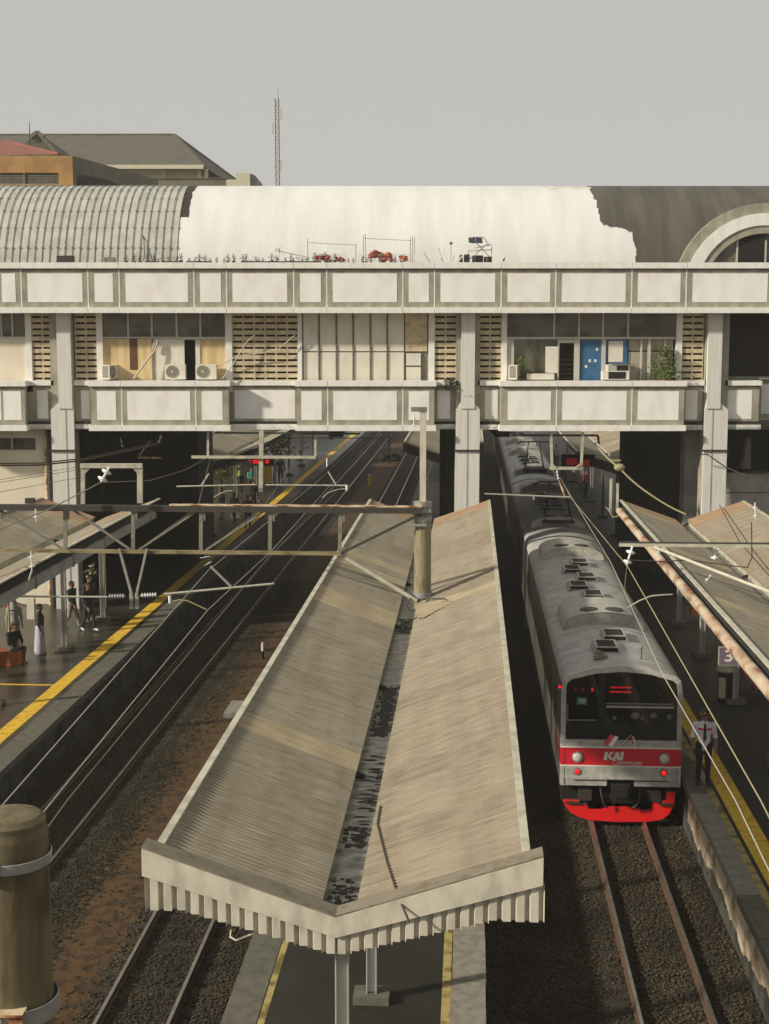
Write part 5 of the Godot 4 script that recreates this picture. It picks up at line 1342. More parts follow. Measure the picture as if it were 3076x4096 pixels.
func make_props():
	# platform number sign
	var sg := thing("platform_sign", "purple grey square sign with a white figure 3 on the right platform", "sign", Vector3(7.970, 3.339, -31.800) - Vector3(0, 2.335, 0), -TH)
	obj("board", Mb.new().span(-0.225, 0.225, 2.115, 2.555, 0, 0.04), M.trim, sg)
	obj("face", Mb.new().span(-0.205, 0.22, 2.13, 2.535, 0.04, 0.045), M.purple, sg)
	put("figure", letters("3", 0.37, 0.008), M.lettering, sg, Vector3(0.01, 2.335, 0.048))
	obj("hanger", Mb.new().cone(Vector3(0.0, 2.55, 0.02), Vector3(0.0, 3.9, 0.02), 0.014, 0.014, 6), M.rust, sg)
	bin_("litter bin with a pale lid and black body under the figure 3 sign", yd(6.78, 1.1, 36.6))
	bin_("litter bin with a pale panel at the left edge beside the orange seat", yd(-13.6, 1.1, 37.8))
	# right platform seats and boards
	tag(obj("orange_crate", Mb.new().box(yd(7.75, 1.1 + 0.42, 47.5), Vector3(0.42, 0.5, 0.4)), M.orange), "bright orange crate standing between columns of the right platform", "crate")
	for i in 3:
		var st := thing("bench", ["dark red bench in the shade beside the right platform columns", "dark red bench behind the figure 3 sign post", "dark red bench farthest back in the shade of the right platform"][i], "bench", yd([7.9, 7.75, 8.3][i], 1.1, [42.5, 37.2, 55.0][i]), -TH)
		obj("seat", Mb.new().span(-0.25, 0.25, 0.4, 0.46, -0.9, 0.9), M.redcloth, st)
		obj("backrest", Mb.new().span(0.22, 0.28, 0.5, 0.95, -0.9, 0.9), M.redcloth, st)
		for z in [-0.7, 0.7]: obj("leg", Mb.new().span(-0.03, 0.03, 0.0, 0.4, z - 0.03, z + 0.03), M.girder_dark, st)
	tag(obj("loudspeaker", Mb.new().box(yd(7.6, 3.45, 43.5), Vector3(0.4, 0.35, 0.3)).cone(yd(7.5, 3.4, 43.3), yd(7.5, 3.3, 43.0), 0.1, 0.2, 12), M.frame), "pale horn loudspeaker box under the right canopy edge", "loudspeaker")
	# gutter pipe along the left edge of the right canopy
	var gp := thing("gutter_pipe", "peeling cream and rust coloured gutter along the right canopy edge", "gutter", yd(4.88, 5.02, 14.5), -TH)
	var k := 0
	while k * 2.4 < 30.0:
		obj("pipe_length", Mb.new().cone(Vector3(rng.randf_range(-0.01, 0.01), -0.02, -k * 2.4), Vector3(0, -0.02, -k * 2.4 - 2.38), 0.115, 0.115, 14), M.rustpipe, gp)
		obj("joint", Mb.new().cone(Vector3(0, -0.02, -k * 2.4 - 2.41), Vector3(0, -0.02, -k * 2.4 - 2.37), 0.119, 0.119, 14), M.rustpipe, gp)
		k += 1
	obj("end_hook", Mb.new().tube(PackedVector3Array([Vector3(0.1, -0.15, -31.4), Vector3(-0.15, -0.3, -31.8), Vector3(-0.32, -0.02, -32.0), Vector3(-0.4, 0.02, -32.0)]), 0.02, 6), M.cable_yellow, gp)
	for dx in [-0.2, 0.02]: obj("end_post", Mb.new().span(dx - 0.05, dx + 0.03, -0.15, 0.95 if dx < 0 else 0.8, -32.2, -32.1), M.trim, gp)
	var gl := thing("gutter_trough", "grey box gutter under the left canopy edge", "gutter", yd(-10.44, 4.85, 29.2), -TH)
	for i in 5:
		obj("trough_length", Mb.new().span(-0.12, 0.1, -0.12, 0.12, -i * 3.2, -i * 3.2 - 3.17), M.grey_wall, gl)
		obj("joint", Mb.new().span(-0.14, 0.12, -0.14, 0.13, -i * 3.2 - 3.24, -i * 3.2 - 3.12), M.girder, gl)
	# leaves and mud lying in the valley gutter of the middle canopy
	var r := RandomNumberGenerator.new(); r.seed = 5
	var mud := Mb.new()
	for i in 44:
		var v := r.randf_range(17.3, 20.4)
		mud.ball(yd(-1.36 + r.randf_range(-0.1, 0.16), 4.45, v), Vector3(r.randf_range(0.05, 0.13), r.randf_range(0.006, 0.014), r.randf_range(0.015, 0.04)), 8)
	for q in [[21.4, 24.5, 520], [16.6, 17.3, 80], [29.0, 30.6, 160], [14.7, 15.6, 70]]:
		for i in q[2]:
			var w := r.randf_range(0.015, 0.055)
			mud.ball(yd(-1.38 + clampf(r.randfn(0.0, 0.09), -0.16, 0.16), 4.45, r.randf_range(q[0], q[1])), Vector3(w, r.randf_range(0.004, 0.014), w * r.randf_range(0.7, 1.6)), 6)
	tag(obj("gutter_leaves", mud, M.mud), "black rotting leaves and mud lying in the middle canopy gutter", "leaves", "", "stuff")
	# bollards and posts between the tracks
	var bo := thing("marker_post", "small white post with a black foot on the brown soil beside the siding", "post", yd(-6.85, 0, 45.3), -TH)
	obj("black_foot", Mb.new().cone(Vector3.ZERO, Vector3(0, 0.28, 0), 0.05, 0.05, 10), M.black, bo)
	obj("white_top", Mb.new().cone(Vector3(0, 0.28, 0), Vector3(0, 0.56, 0), 0.05, 0.05, 10), M.metalwhite, bo)
	bo = thing("marker_post", "small orange yellow post on the soil between the far tracks", "post", Vector3(-1.056, 0.100, -97.999), -TH)
	obj("post", Mb.new().cone(Vector3.ZERO, Vector3(0, 0.75, 0), 0.1, 0.1, 10), M.yellow, bo)
	obj("cap", Mb.new().cone(Vector3(0, 0.75, 0), Vector3(0, 0.84, 0), 0.11, 0.1, 10), M.metalwhite, bo)
	var sl := thing("signal_post", "black signal post with two round lamps heads between the far tracks", "signal", Vector3(0.396, 0.100, -116.327), -TH)
	obj("post", Mb.new().cone(Vector3.ZERO, Vector3(0, 5.6, 0), 0.07, 0.06, 8), M.black, sl)
	for s in [-1, 1]: obj("head", Mb.new().ball(Vector3(s * 0.5, 0.4, 0), Vector3(0.5, 0.36, 0.3), 10), M.matt, sl)
	tag(obj("concrete_slab", Mb.new().box(yd(-5.9, 0.06, 38.8), Vector3(2.0, 0.14, 1.4), Basis(Vector3.UP, -TH)), M.coping_light), "flat concrete slab lying on the soil beside the siding", "slab")
	# lit red displays
	var d := thing("led_display", "red lit train display hanging over the far left platform", "display", Vector3(-7.100, 3.679, -78.000), -TH)
	obj("case", Mb.new().box(Vector3.ZERO, Vector3(1.8, 0.5, 0.3)), M.matt, d)
	var lamps := Mb.new()
	for q in [[-0.75, 0.12, 0.6, 0.3], [-0.05, 0.0, 0.7, 0.34], [0.8, 0.0, 0.4, 0.34]]: lamps.box(Vector3(q[0] * 0.7, q[1], 0.16), Vector3(q[2] * 0.55, q[3] * 0.6, 0.02))
	obj("lit_screen", lamps, M.led, d)
	d = thing("led_display", "dim red display board hanging over the far right platform", "display", Vector3(8.806, 5.028, -63.500), -TH)
	obj("case", Mb.new().box(Vector3.ZERO, Vector3(1.5, 0.55, 0.3)), M.matt, d)
	obj("lit_screen", Mb.new().box(Vector3(-0.3, -0.05, 0.16), Vector3(0.5, 0.3, 0.02)).box(Vector3(0.35, -0.1, 0.16), Vector3(0.35, 0.3, 0.02)), M.led_dim, d)
	var hb := thing("hung_bracket", "rusty bracket arm hanging in the dark under the left part of the building", "bracket", Vector3(-8.891, 6.344, -50.500))
	wobj("arm", Mb.new().bar(Vector3(-8.910, 6.308, -50.500), Vector3(-8.078, 6.290, -50.500), 0.06, 0.06), M.rust, hb)
	wobj("stay", Mb.new().cone(Vector3(-8.882, 6.363, -50.500), Vector3(-8.470, 6.935, -50.600), 0.03, 0.03, 6), M.rust, hb)
	for i in 2:
		var ih := thing("hung_insulator", ["white insulator hanging in the dark under the building, left one", "white insulator hanging in the dark under the building, right one at the feeder cables"][i], "insulator", Vector3(-9.369, 7.070, -50.000))
		if i == 0: insulator(ih, Vector3(-9.441, 7.052, -50.000), Vector3(-9.378, 6.711, -50.000), 2, 0.07)
		else: insulator(ih, Vector3(-7.813, 7.248, -49.000), Vector3(-7.924, 6.950, -49.000), 2, 0.08)
	# things at the left edge
	var fg := thing("red_board", "red notice board cut by the left edge of the picture", "board", yd(-14.0, 1.1, 40.6), -TH)
	obj("board", Mb.new().span(-0.9, 0.12, 1.5, 2.15, -0.03, 0.03), M.red, fg)
	obj("post", Mb.new().cone(Vector3(0.18, 0, 0), Vector3(0.18, 2.2, 0), 0.035, 0.035, 8), M.cable_yellow, fg)
	tag(obj("white_cabinet", Mb.new().box(yd(-13.0, 1.1 + 1.55, 40.2), Vector3(0.22, 0.62, 0.2)), M.board), "narrow cream box hanging on the left platform beside the red board", "box")
	var seat := thing("seat_block", "orange seat block under the sitting person on the left platform", "seat", yd(-13.42, 1.1, 39.6), -TH)
	obj("base", Mb.new().span(-0.42, 0.26, 0.0, 0.42, -0.3, 0.3), mk(lin(0.30, 0.07, 0.01), 0.6), seat)
	obj("bright_end", Mb.new().span(0.26, 0.31, 0.05, 0.44, -0.25, 0.28), M.orange, seat)
	var pp := thing("platform_post", "tall thin yellow and grey pipe post on the left platform by the stripe", "post", yd(-12.57, 1.1, 46.9), -TH)
	obj("post", Mb.new().cone(Vector3.ZERO, Vector3(0, 3.2, 0), 0.05, 0.05, 10).cone(Vector3(-0.08, 0, 0), Vector3(-0.08, 2.6, 0), 0.06, 0.06, 10), M.girder, pp)
	obj("yellow_pipe", Mb.new().cone(Vector3(0.05, 0.3, 0.05), Vector3(0.05, 3.25, 0.05), 0.03, 0.03, 8), M.cable_yellow, pp)
	tag(obj("lit_wall_panel", Mb.new().box(yd(-15.6, 2.7, 52.2), Vector3(1.3, 3.2, 0.1)), M.cream), "cream wall panel standing beyond the left platform under the canopy", "wall panel")
	var pt := thing("hanging_plant", "small plant with reddish leaves hanging at the left canopy edge", "plant", yd(-12.2, 3.0, 44.0))
	shrub(pt, "leaves", yd(-12.2, 2.9, 44.0), Vector3(0.3, 0.5, 0.3), 60, 0.09, M.leafdark, 8)
	shrub(pt, "pale_leaves", yd(-12.15, 2.95, 43.9), Vector3(0.25, 0.4, 0.25), 25, 0.07, M.block, 9)
	# office floor
	ac_unit("air conditioner seen edge on at the left end of the left balcony", Vector3(-9.511, 9.177, -48.72), 1.3, 0.85)
	ac_unit("air conditioner with a dark fan left of the open black doorway", Vector3(-7.233, 9.177, -48.72), 0.0, 0.88)
	ac_unit("air conditioner with a dark fan right of the open black doorway", Vector3(-6.168, 9.177, -48.72), 0.0, 0.9)
	ac_unit("air conditioner seen edge on at the left end of the right balcony", Vector3(4.504, 9.177, -48.72), 1.3, 0.85)
	var bx := thing("window_air_conditioner", "larger of two old window air conditioners stacked under the blue panel", "air conditioner", Vector3(7.987, 9.177, -48.72), 0.0, "old window air conditioners")
	obj("casing", Mb.new().span(-0.46, 0.46, 0, 0.3, -0.2, 0.2), M.board, bx)
	obj("grille", Mb.new().span(-0.26, 0.34, 0.03, 0.27, 0.2, 0.21), M.matt, bx)
	bx = thing("window_air_conditioner", "smaller old window air conditioner lying on top of the larger one", "air conditioner", Vector3(8.113, 9.470, -48.74), 0.12, "old window air conditioners")
	obj("casing", Mb.new().span(-0.42, 0.34, 0, 0.22, -0.2, 0.18), M.frame, bx)
	obj("grille", Mb.new().span(-0.12, 0.28, 0.02, 0.19, 0.18, 0.19), M.matt, bx)
	obj("loose_lid", Mb.new().span(-0.3, 0.5, 0.22, 0.25, -0.2, 0.2), M.girder, bx)
	tag(obj("styrofoam_box", Mb.new().box(Vector3(5.389, 9.280, -48.72), Vector3(0.95, 0.2, 0.3)), M.board), "low pale box lying behind the balcony below the white board", "box")
	for i in 2:
		var x: float = [9.719, 4.770][i]
		var sh := thing("potted_shrub", ["bushy yellow green shrub at the right end of the right balcony", "thin shrub with few leaves at the left end of the right balcony"][i], "shrub", Vector3(x, 9.177 - 0.3, -48.72))
		obj("pot", Mb.new().lathe([Vector2(0.0, 0), Vector2(0.17, 0), Vector2(0.22, 0.32), Vector2(0.2, 0.33), Vector2(0, 0.3)], 14), M.pot, sh)
		obj("stem", Mb.new().cone(Vector3(0, 0.3, 0), Vector3(0.02, 0.9, 0), 0.02, 0.01, 6), M.brown, sh)
		shrub(sh, "foliage", Vector3(x, 9.160, -48.72), [Vector3(0.75, 1.15, 0.5), Vector3(0.3, 0.85, 0.3)][i], [620, 90][i], 0.07, M.leaf, 40 + i)
		if i == 0: shrub(sh, "low_foliage", Vector3(x + 0.1, 9.160, -48.95), Vector3(1.1, 0.45, 0.5), 260, 0.06, M.leaf, 44)
	var cr := thing("creeper", "dark creeping plant growing at the ledge beside the middle column", "plant", Vector3(2.271, 8.815, -48.7))
	shrub(cr, "foliage", Vector3(2.271, 8.797, -48.68), Vector3(0.5, 0.42, 0.25), 240, 0.05, M.leafdark, 50)
	tag(obj("hanging_pipe", Mb.new().tube(PackedVector3Array([Vector3(-6.479, 9.178, -48.700), Vector3(-5.692, 9.677, -48.700), Vector3(-4.996, 10.021, -48.700), Vector3(-4.217, 10.090, -48.700), Vector3(-3.698, 10.193, -48.700), Vector3(-3.089, 10.707, -48.700)]), 0.02, 6), M.fascia), "pale pipe curving across the breeze block screen", "pipe")
	tag(obj("hanging_pipe", Mb.new().tube(PackedVector3Array([Vector3(-5.601, 9.207, -48.600), Vector3(-5.249, 9.679, -48.600), Vector3(-4.774, 10.450, -48.700), Vector3(-4.212, 10.964, -48.750)]), 0.022, 6), M.fascia), "pale pipe rising slantwise across the breeze block screen", "pipe")
	tag(obj("coolant_pipe", Mb.new().tube(PackedVector3Array([Vector3(-8.670, 9.207, -48.600), Vector3(-8.331, 9.677, -48.700), Vector3(-7.947, 10.192, -48.800), Vector3(-7.844, 10.535, -48.850), Vector3(-7.995, 10.381, -48.850), Vector3(-8.025, 10.191, -48.850)]), 0.035, 6), M.fascia), "bent pinkish coolant pipe leaning before the timber panels", "pipe")
	roof_clutter()

func ordinal(n: int) -> String:
	var ones := ["", "first", "second", "third", "fourth", "fifth", "sixth", "seventh", "eighth", "ninth", "tenth", "eleventh", "twelfth", "thirteenth", "fourteenth", "fifteenth", "sixteenth", "seventeenth", "eighteenth", "nineteenth"]
	if n < 20: return ones[n]
	return ["twentieth", "thirtieth", "fortieth"][n / 10 - 2] if n % 10 == 0 else ["twenty ", "thirty ", "forty "][n / 10 - 2] + ones[n % 10]

func roof_clutter():
	for i in 5:
		var q: Array = [[600, 650], [672, 742], [760, 860], [985, 1090], [1100, 1290]][i]
		var w: float = (q[1] - q[0]) * 0.00437
		var tr := thing("planter_trough", ["short dark planter trough near the left end of the parapet plants", "dark planter trough second from the left among the parapet plants", "dark planter trough where the metal roof meets the white roof", "dark planter trough below the left part of the white roof", "longest dark planter trough left of the red bundles"][i], "planter", Vector3((q[0] + q[1] - 3076.0) * 0.00436, 13.164 - 0.02, -48.62))
		obj("trough", Mb.new().span(-w, w, 0.0, 0.07, -0.06, 0.06), M.potdark, tr)
		shrub(tr, "dry_plants", tr.position + Vector3(0, 0.05, 0), Vector3(w * 1.2, 0.16, 0.08), int(w * 90), 0.025, M.leafdark, 90 + i)
	var y: float = 13.164 - 0.03
	tag(obj("roof_ledge", Mb.new().span(-9.6, 5.0, y - 0.3, y, -48.6, -49.3), M.grey_wall), "low ledge behind the parapet that carries the potted plants", "ledge", "", "structure")
	var r := RandomNumberGenerator.new(); r.seed = 77
	var proto: Node3D = null
	for i in 46:
		var px := 525.0 + 1085.0 * (i / 46.0) + r.randf_range(-9, 9)
		var x := (px - 1538.0) * 0.00872
		var z := -48.8 - r.randf_range(0, 0.25)
		var dup: Node3D
		if proto == null:
			proto = thing("potted_plant", "small dry plant in a dark pot in the long row on the parapet", "plant", Vector3(x, y, z), 0.0, "small potted plants along the parapet")
			obj("pot", Mb.new().lathe([Vector2(0, 0), Vector2(0.05, 0), Vector2(0.07, 0.12), Vector2(0, 0.11)], 10), M.potdark, proto)
			obj("stem", Mb.new().cone(Vector3(0, 0.1, 0), Vector3(0.02, 0.34, 0.01), 0.012, 0.006, 5).cone(Vector3(0.01, 0.2, 0), Vector3(-0.05, 0.3, 0), 0.008, 0.004, 4), M.brown, proto)
			var lf := Mb.new()
			for q in 46:
				var p := Vector3(r.randfn(0, 0.05), r.randf_range(0.1, 0.36), r.randfn(0, 0.04))
				var e := Basis.from_euler(Vector3(r.randf() * TAU, r.randf() * TAU, r.randf() * TAU))
				lf.tri(p - e.x * 0.03, p + e.z * 0.025, p + e.x * 0.03, e.y, e.y, e.y)
			obj("foliage", lf, M.leafdark, proto)
			dup = proto
		else:
			dup = proto.duplicate()
			dup.name = numbered("potted_plant")
			add_child(dup)
			dup.position = Vector3(x, y, z)
		dup.rotation.y = r.randf() * TAU
		dup.set_meta("label", "%s small dry potted plant from the left in the parapet row" % ordinal(i + 1))
		dup.scale = Vector3.ONE * r.randf_range(0.55, 1.15)
		if r.randf() < 0.3: dup.get_child(0).material_override = M.pot
	# red bundles, a white rack, poles, a folding chair
	for i in 5:
		var px: float = [1295, 1363, 1500, 1552, 1620][i]
		var x := (px - 1538.0) * 0.00875
		var w: float = [0.34, 0.17, 0.36, 0.24, 0.2][i]
		var h: float = [0.42, 0.34, 0.52, 0.46, 0.4][i]
		var b := Mb.new()
		for k in 9:
			b.ball(Vector3(x + r.randf_range(-w, w) * 0.75, y + h * r.randf_range(0.3, 0.72), -49.0 + r.randf_range(-0.1, 0.1)), Vector3(w * r.randf_range(0.3, 0.75), h * r.randf_range(0.12, 0.3), 0.15), 5, Basis.from_euler(Vector3(0, 0, r.randf_range(-0.5, 0.5))))
		tag(obj("red_bundle", b, M.redcloth), ["faded red bundle heaped on the left of the roof clutter", "small bright red bundle right of the first heap", "largest red bundle behind the white rail", "red bundle just right of the largest one", "red bundle beside the right pair of poles"][i], "bundle")
	for i in 2:
		var rk := thing("white_rack", ["low white metal rack holding the left red bundles", "low white metal rail before the largest red bundle"][i], "rack", Vector3([(1320.0 - 1538.0) * 0.00875, (1545.0 - 1538.0) * 0.00875][i], y, -48.9))
		var w2: float = [0.55, 0.95][i]
		for yy in [0.12, 0.3]: obj("rail", Mb.new().bar(Vector3(-w2, yy, 0), Vector3(w2, yy + 0.02, 0), 0.03, 0.03), M.metalwhite, rk)
		for k in 6: obj("bar", Mb.new().bar(Vector3(-w2 + k * w2 * 0.4, 0, 0), Vector3(-w2 + k * w2 * 0.4 + 0.03, 0.34, 0), 0.025, 0.025), M.metalwhite, rk)
	for i in 4:
		var px: float = [1455, 1640, 1236, 1425][i]
		var n: int = [2, 3, 1, 1][i]
		var po := thing("thin_pole", ["pair of thin poles left of the largest red bundle", "three thin poles at the right end of the white rail", "single thin pole at the left end of the washing line", "short thin pole at the right end of the washing line"][i], "pole", Vector3((px - 1538.0) * 0.00875, y, -48.95))
		for k in n: obj("pole", Mb.new().cone(Vector3(k * 0.07, 0, 0), Vector3(k * 0.07, [0.98, 0.9, 0.85, 0.65][i] + 0.05 * (k % 2), 0), 0.012, 0.012, 6), M.girder, po)
	tag(obj("washing_line", Mb.new().tube(PackedVector3Array([Vector3(-2.597, 13.864, -48.950), Vector3(-1.789, 13.813, -48.950), Vector3(-0.946, 13.780, -48.950)]), 0.008, 4), M.girder), "washing line strung between two thin poles on the left", "line")
	tag(obj("washing_line", Mb.new().tube(PackedVector3Array([Vector3(-0.688, 14.008, -48.950), Vector3(0.103, 13.966, -48.950), Vector3(0.920, 13.932, -48.950)]), 0.008, 4), M.girder), "washing line strung above the largest red bundle", "line")
	var cam := thing("roof_antenna", "small bracket antenna with a long arm at the left of the roof clutter", "antenna", Vector3(-3.640, 13.226, -48.900))
	wobj("arm", Mb.new().cone(Vector3(-3.667, 13.200, -48.900), Vector3(-3.592, 13.776, -48.900), 0.02, 0.015, 6).cone(Vector3(-3.697, 13.590, -48.900), Vector3(-2.564, 13.353, -48.900), 0.03, 0.02, 6).box(Vector3(-3.697, 13.607, -48.900), Vector3(0.14, 0.1, 0.1)), M.metalwhite, cam)
	var ch := thing("lounge_frame", "folding frame chair with two dark blue panels on the right of the roof", "chair", Vector3(3.159, 13.217, -48.900))
	for q in [[1878,958,1925,956], [1925,956,1952,990], [1890,1000,1958,985], [1868,1010,1960,1005], [1878,958,1960,1040], [1952,975,1870,1045], [1960,985,1958,1046], [1868,1012,1866,1046]]:
		var a := Vector3((q[0] - 1538.0) * 0.00875, 10.75 + (1335.0 - q[1]) * 0.00872, -48.9)
		var e := Vector3((q[2] - 1538.0) * 0.00875, 10.75 + (1335.0 - q[3]) * 0.00872, -48.9 - 0.2)
		obj("tube", Mb.new().cone(a - ch.position, e - ch.position, 0.018, 0.018, 6), M.metalwhite, ch)
	for k in 2: wobj("panel", Mb.new().box(Vector3(3.004, 13.934, -48.850) + Vector3(k * 0.24, 0.0, 0), Vector3(0.23, 0.03, 0.28), Basis.from_euler(Vector3(0.7, 0, -0.15))), mk(lin(0.025, 0.03, 0.06), 0.5), ch)
	for i in 4:
		var px: float = [1840, 1862, 1905, 1945][i]
		tag(obj("black_crate", Mb.new().box(Vector3((px - 1538.0) * 0.00875, y + 0.14, -48.95), Vector3([0.1, 0.14, 0.3, 0.16][i], [0.34, 0.36, 0.3, 0.22][i], 0.25), Basis(Vector3.UP, 0.2 * i)), M.potdark), ["narrow black crate left of the folding frame chair", "black crate with slats left under the folding frame", "wide black crate right under the folding frame chair", "low black crate at the right end of the roof clutter"][i], "crate")
	for i in 5:
		var px: float = [1720, 1745, 1770, 1800, 1822][i]
		tag(obj("white_stick", Mb.new().bar(Vector3((px - 1538.0) * 0.00875, y, -48.9), Vector3((px - 1538.0 + [-30, 30, -22, 12, 30][i]) * 0.00875, y + [0.4, 0.5, 0.55, 0.3, 0.35][i], -48.72), 0.03, 0.03), M.metalwhite), ["loose white stick leaning left behind the parapet", "loose white stick leaning right behind the parapet", "longest loose white stick behind the parapet", "short loose white stick near the round dish", "loose white stick right of the round dish"][i], "stick")
	tag(obj("round_dish", Mb.new().cone(Vector3(2.277, y, -48.72), Vector3(2.277, y + 0.6, -48.72), 0.01, 0.01, 5).ball(Vector3(2.277, 13.824, -48.72), Vector3(0.06, 0.06, 0.02), 12), M.girder), "small grey round dish on a thin stick behind the parapet", "dish")
	tag(obj("roof_boxes", Mb.new().span(-11.358, -10.796, y - 0.1, 13.437, -49.2, -49.5), M.potdark), "dark box behind the parapet before the metal roof", "box")
	tag(obj("roof_boxes", Mb.new().span(-9.715, -9.369, y - 0.1, 13.386, -49.2, -49.5), M.girder), "grey box behind the parapet before the metal roof", "box")
	tag(obj("perched_bird", Mb.new().ball(Vector3(4.080, 13.253, -48.600), Vector3(0.035, 0.06, 0.05), 8, Basis.from_euler(Vector3(0, 0, -0.4))).ball(Vector3(4.105, 13.312, -48.600), Vector3(0.02, 0.02, 0.02), 6), M.black), "small dark bird perched on the parapet before the white roof", "bird")

func make_people():
	var sk := Color(0.26, 0.14, 0.085)
	var dk := Color(0.02, 0.018, 0.017)
	var hair := Color(0.012, 0.01, 0.009)
	var g := person("guard in white short sleeved shirt, dark tie and black cap on the right platform", yd(5.06, 1.1, 29.6), -TH - 0.08, 1.66, "stand", [sk, Color(0.66, 0.65, 0.68), Color(0.012, 0.013, 0.02), Color(0.01, 0.01, 0.01), hair], {"fine": true, "bare": true})
	var cap := Mb.new().lathe([Vector2(0.098, 1.575), Vector2(0.1, 1.61), Vector2(0.125, 1.655), Vector2(0.11, 1.675), Vector2(0.0, 1.685)], 18).prism(PackedVector2Array([Vector2(-0.09, 0.07), Vector2(-0.06, 0.15), Vector2(0, 0.17), Vector2(0.06, 0.15), Vector2(0.09, 0.07)]), -1.585, -1.572, Transform3D(Basis(Vector3.RIGHT, Vector3(0, 0, 1), Vector3(0, -1, 0)), Vector3.ZERO))
	var hat := obj("cap", cap, M.black, g, Vector3(0, 0.0, 0.012))
	obj("cap_band", Mb.new().lathe([Vector2(0.1, 1.58), Vector2(0.103, 1.585), Vector2(0.103, 1.6), Vector2(0.1, 1.605)], 18), M.oldyellow, hat)
	obj("cap_badge", Mb.new().ball(Vector3(0, 1.63, 0.108), Vector3(0.022, 0.028, 0.01), 8), M.orange, hat)
	obj("tie", Mb.new().prism(PackedVector2Array([Vector2(-0.02, 1.38), Vector2(0.02, 1.38), Vector2(0.035, 1.05), Vector2(0, 1.0), Vector2(-0.035, 1.05)]), 0.125, 0.145), mk(lin(0.012, 0.012, 0.05), 0.6), g)
	var ch := Mb.new()
	for s in [-1, 1]: ch.box(Vector3(s * 0.09, 1.265, 0.135), Vector3(0.13, 0.04, 0.02), Basis(Vector3.UP, s * 0.3))
	obj("chest_stripe", ch, M.red, g)
	obj("belt_buckle", Mb.new().box(Vector3(0, 0.99, 0.125), Vector3(0.05, 0.03, 0.02)), M.oldyellow, g)
	person("person in black trousers and white shoes striding along the left platform", yd(-12.4, 1.1, 44.2), 2.0 - PI * 0.35, 1.62, "walk", [sk, dk, dk, Color(0.6, 0.58, 0.55), hair], {"group": ""})
	person("person in green top and beige trousers walking beside the column on the left", yd(-13.05, 1.1, 44.6), 1.2, 1.6, "walk", [sk, Color(0.02, 0.05, 0.03), Color(0.27, 0.22, 0.15), dk, hair])
	person("person in black standing close behind the walking pair on the left platform", yd(-12.75, 1.1, 45.6), 0.9, 1.62, "stand", [sk, dk, Color(0.16, 0.13, 0.09), dk, hair])
	person("person in dark top and loose white trousers standing on the left platform", yd(-12.95, 1.1, 40.8), 1.7, 1.58, "stand", [sk, Color(0.03, 0.025, 0.035), Color(0.40, 0.38, 0.44), Color(0.03, 0.025, 0.05), hair], {"skirt": true})
	person("person in a grey headscarf standing behind the sitting person on the left", yd(-14.0, 1.1, 41.6), 0.4, 1.55, "stand", [sk, Color(0.26, 0.26, 0.24), Color(0.2, 0.2, 0.18), dk, Color(0.30, 0.30, 0.29)], {"hood": true})
	person("person in black sitting bent forward on the orange block at the left", yd(-13.45, 1.1, 39.75), 0.9, 1.66, "sit", [sk, dk, Color(0.05, 0.055, 0.06), Color(0.3, 0.3, 0.27), hair])
	person("dark clothed person cut by the left edge of the picture", yd(-14.05, 1.1, 39.0), 1.4, 1.6, "lean", [sk, dk, dk, dk, hair])
	person("person in dark clothes standing alone near the stripe of the far left platform", Vector3(-6.762, 1.100, -90.758), 0.2, 1.72, "stand", [sk, dk, dk, dk, hair])
	person("person in a bright turquoise top on the far left platform", Vector3(-8.132, 1.100, -84.578), 0.5, 1.62, "lean", [sk, Color(0.05, 0.36, 0.26), dk, dk, hair])
	person("person in a lime headscarf on the far left platform", Vector3(-8.650, 1.100, -83.258), 0.3, 1.55, "stand", [sk, dk, Color(0.05, 0.05, 0.04), dk, Color(0.25, 0.34, 0.03)], {"hood": true})
	person("person in black with an orange collar in the shade under the building", Vector3(-7.166, 1.100, -76.118), 0.6, 1.68, "stand", [Color(0.3, 0.08, 0.02), dk, dk, dk, hair])
	person("person in beige clothes standing beside the far train on the right platform", Vector3(11.476, 1.100, -84.578), 0.2, 1.68, "lean", [sk, Color(0.26, 0.235, 0.165), Color(0.24, 0.21, 0.15), dk, Color(0.2, 0.18, 0.13)], {"hood": true})
	person("person in a white and black top standing far down the right platform", Vector3(12.520, 1.100, -101.803), 0.1, 1.66, "stand", [sk, Color(0.4, 0.4, 0.38), dk, dk, hair])
	for i in 5:
		var q: Array = [[878, 2078], [930, 2096], [984, 2112], [2262, 1930], [2352, 1996]][i]
		var X: float = (q[0] - 1538.0) / 5600.0
		var d: float = 9.65 / (tan(atan((q[1] - 2048.0) / 5600.0) + 0.12664))
		person(["person in dark clothes leftmost of three waiting in the shade under the building", "person with a grey top, middle of three waiting in the shade under the building", "person in brown rightmost of three waiting in the shade under the building", "person in a pale shirt behind the beige figure on the far right platform", "person in dark red walking between columns of the far right platform"][i], Vector3(X * d * 0.995, 1.1, -d), 0.4 * i - 0.8, 1.6 + 0.03 * i, "stand" if i % 2 == 0 else "walk", [sk, [dk, Color(0.2, 0.2, 0.19), Color(0.12, 0.07, 0.04), Color(0.42, 0.41, 0.36), Color(0.18, 0.02, 0.03)][i], [Color(0.04, 0.04, 0.05), dk, dk, Color(0.08, 0.08, 0.09), dk][i], dk, hair])
	tag(obj("yellow_drum", Mb.new().cone(Vector3(-7.782, 1.100, -91.067), Vector3(-7.782, 1.100, -91.067) + Vector3(0, 1.1, 0), 0.42, 0.42, 14), M.yellow), "yellow drum standing behind the drop post on the far left platform", "drum")

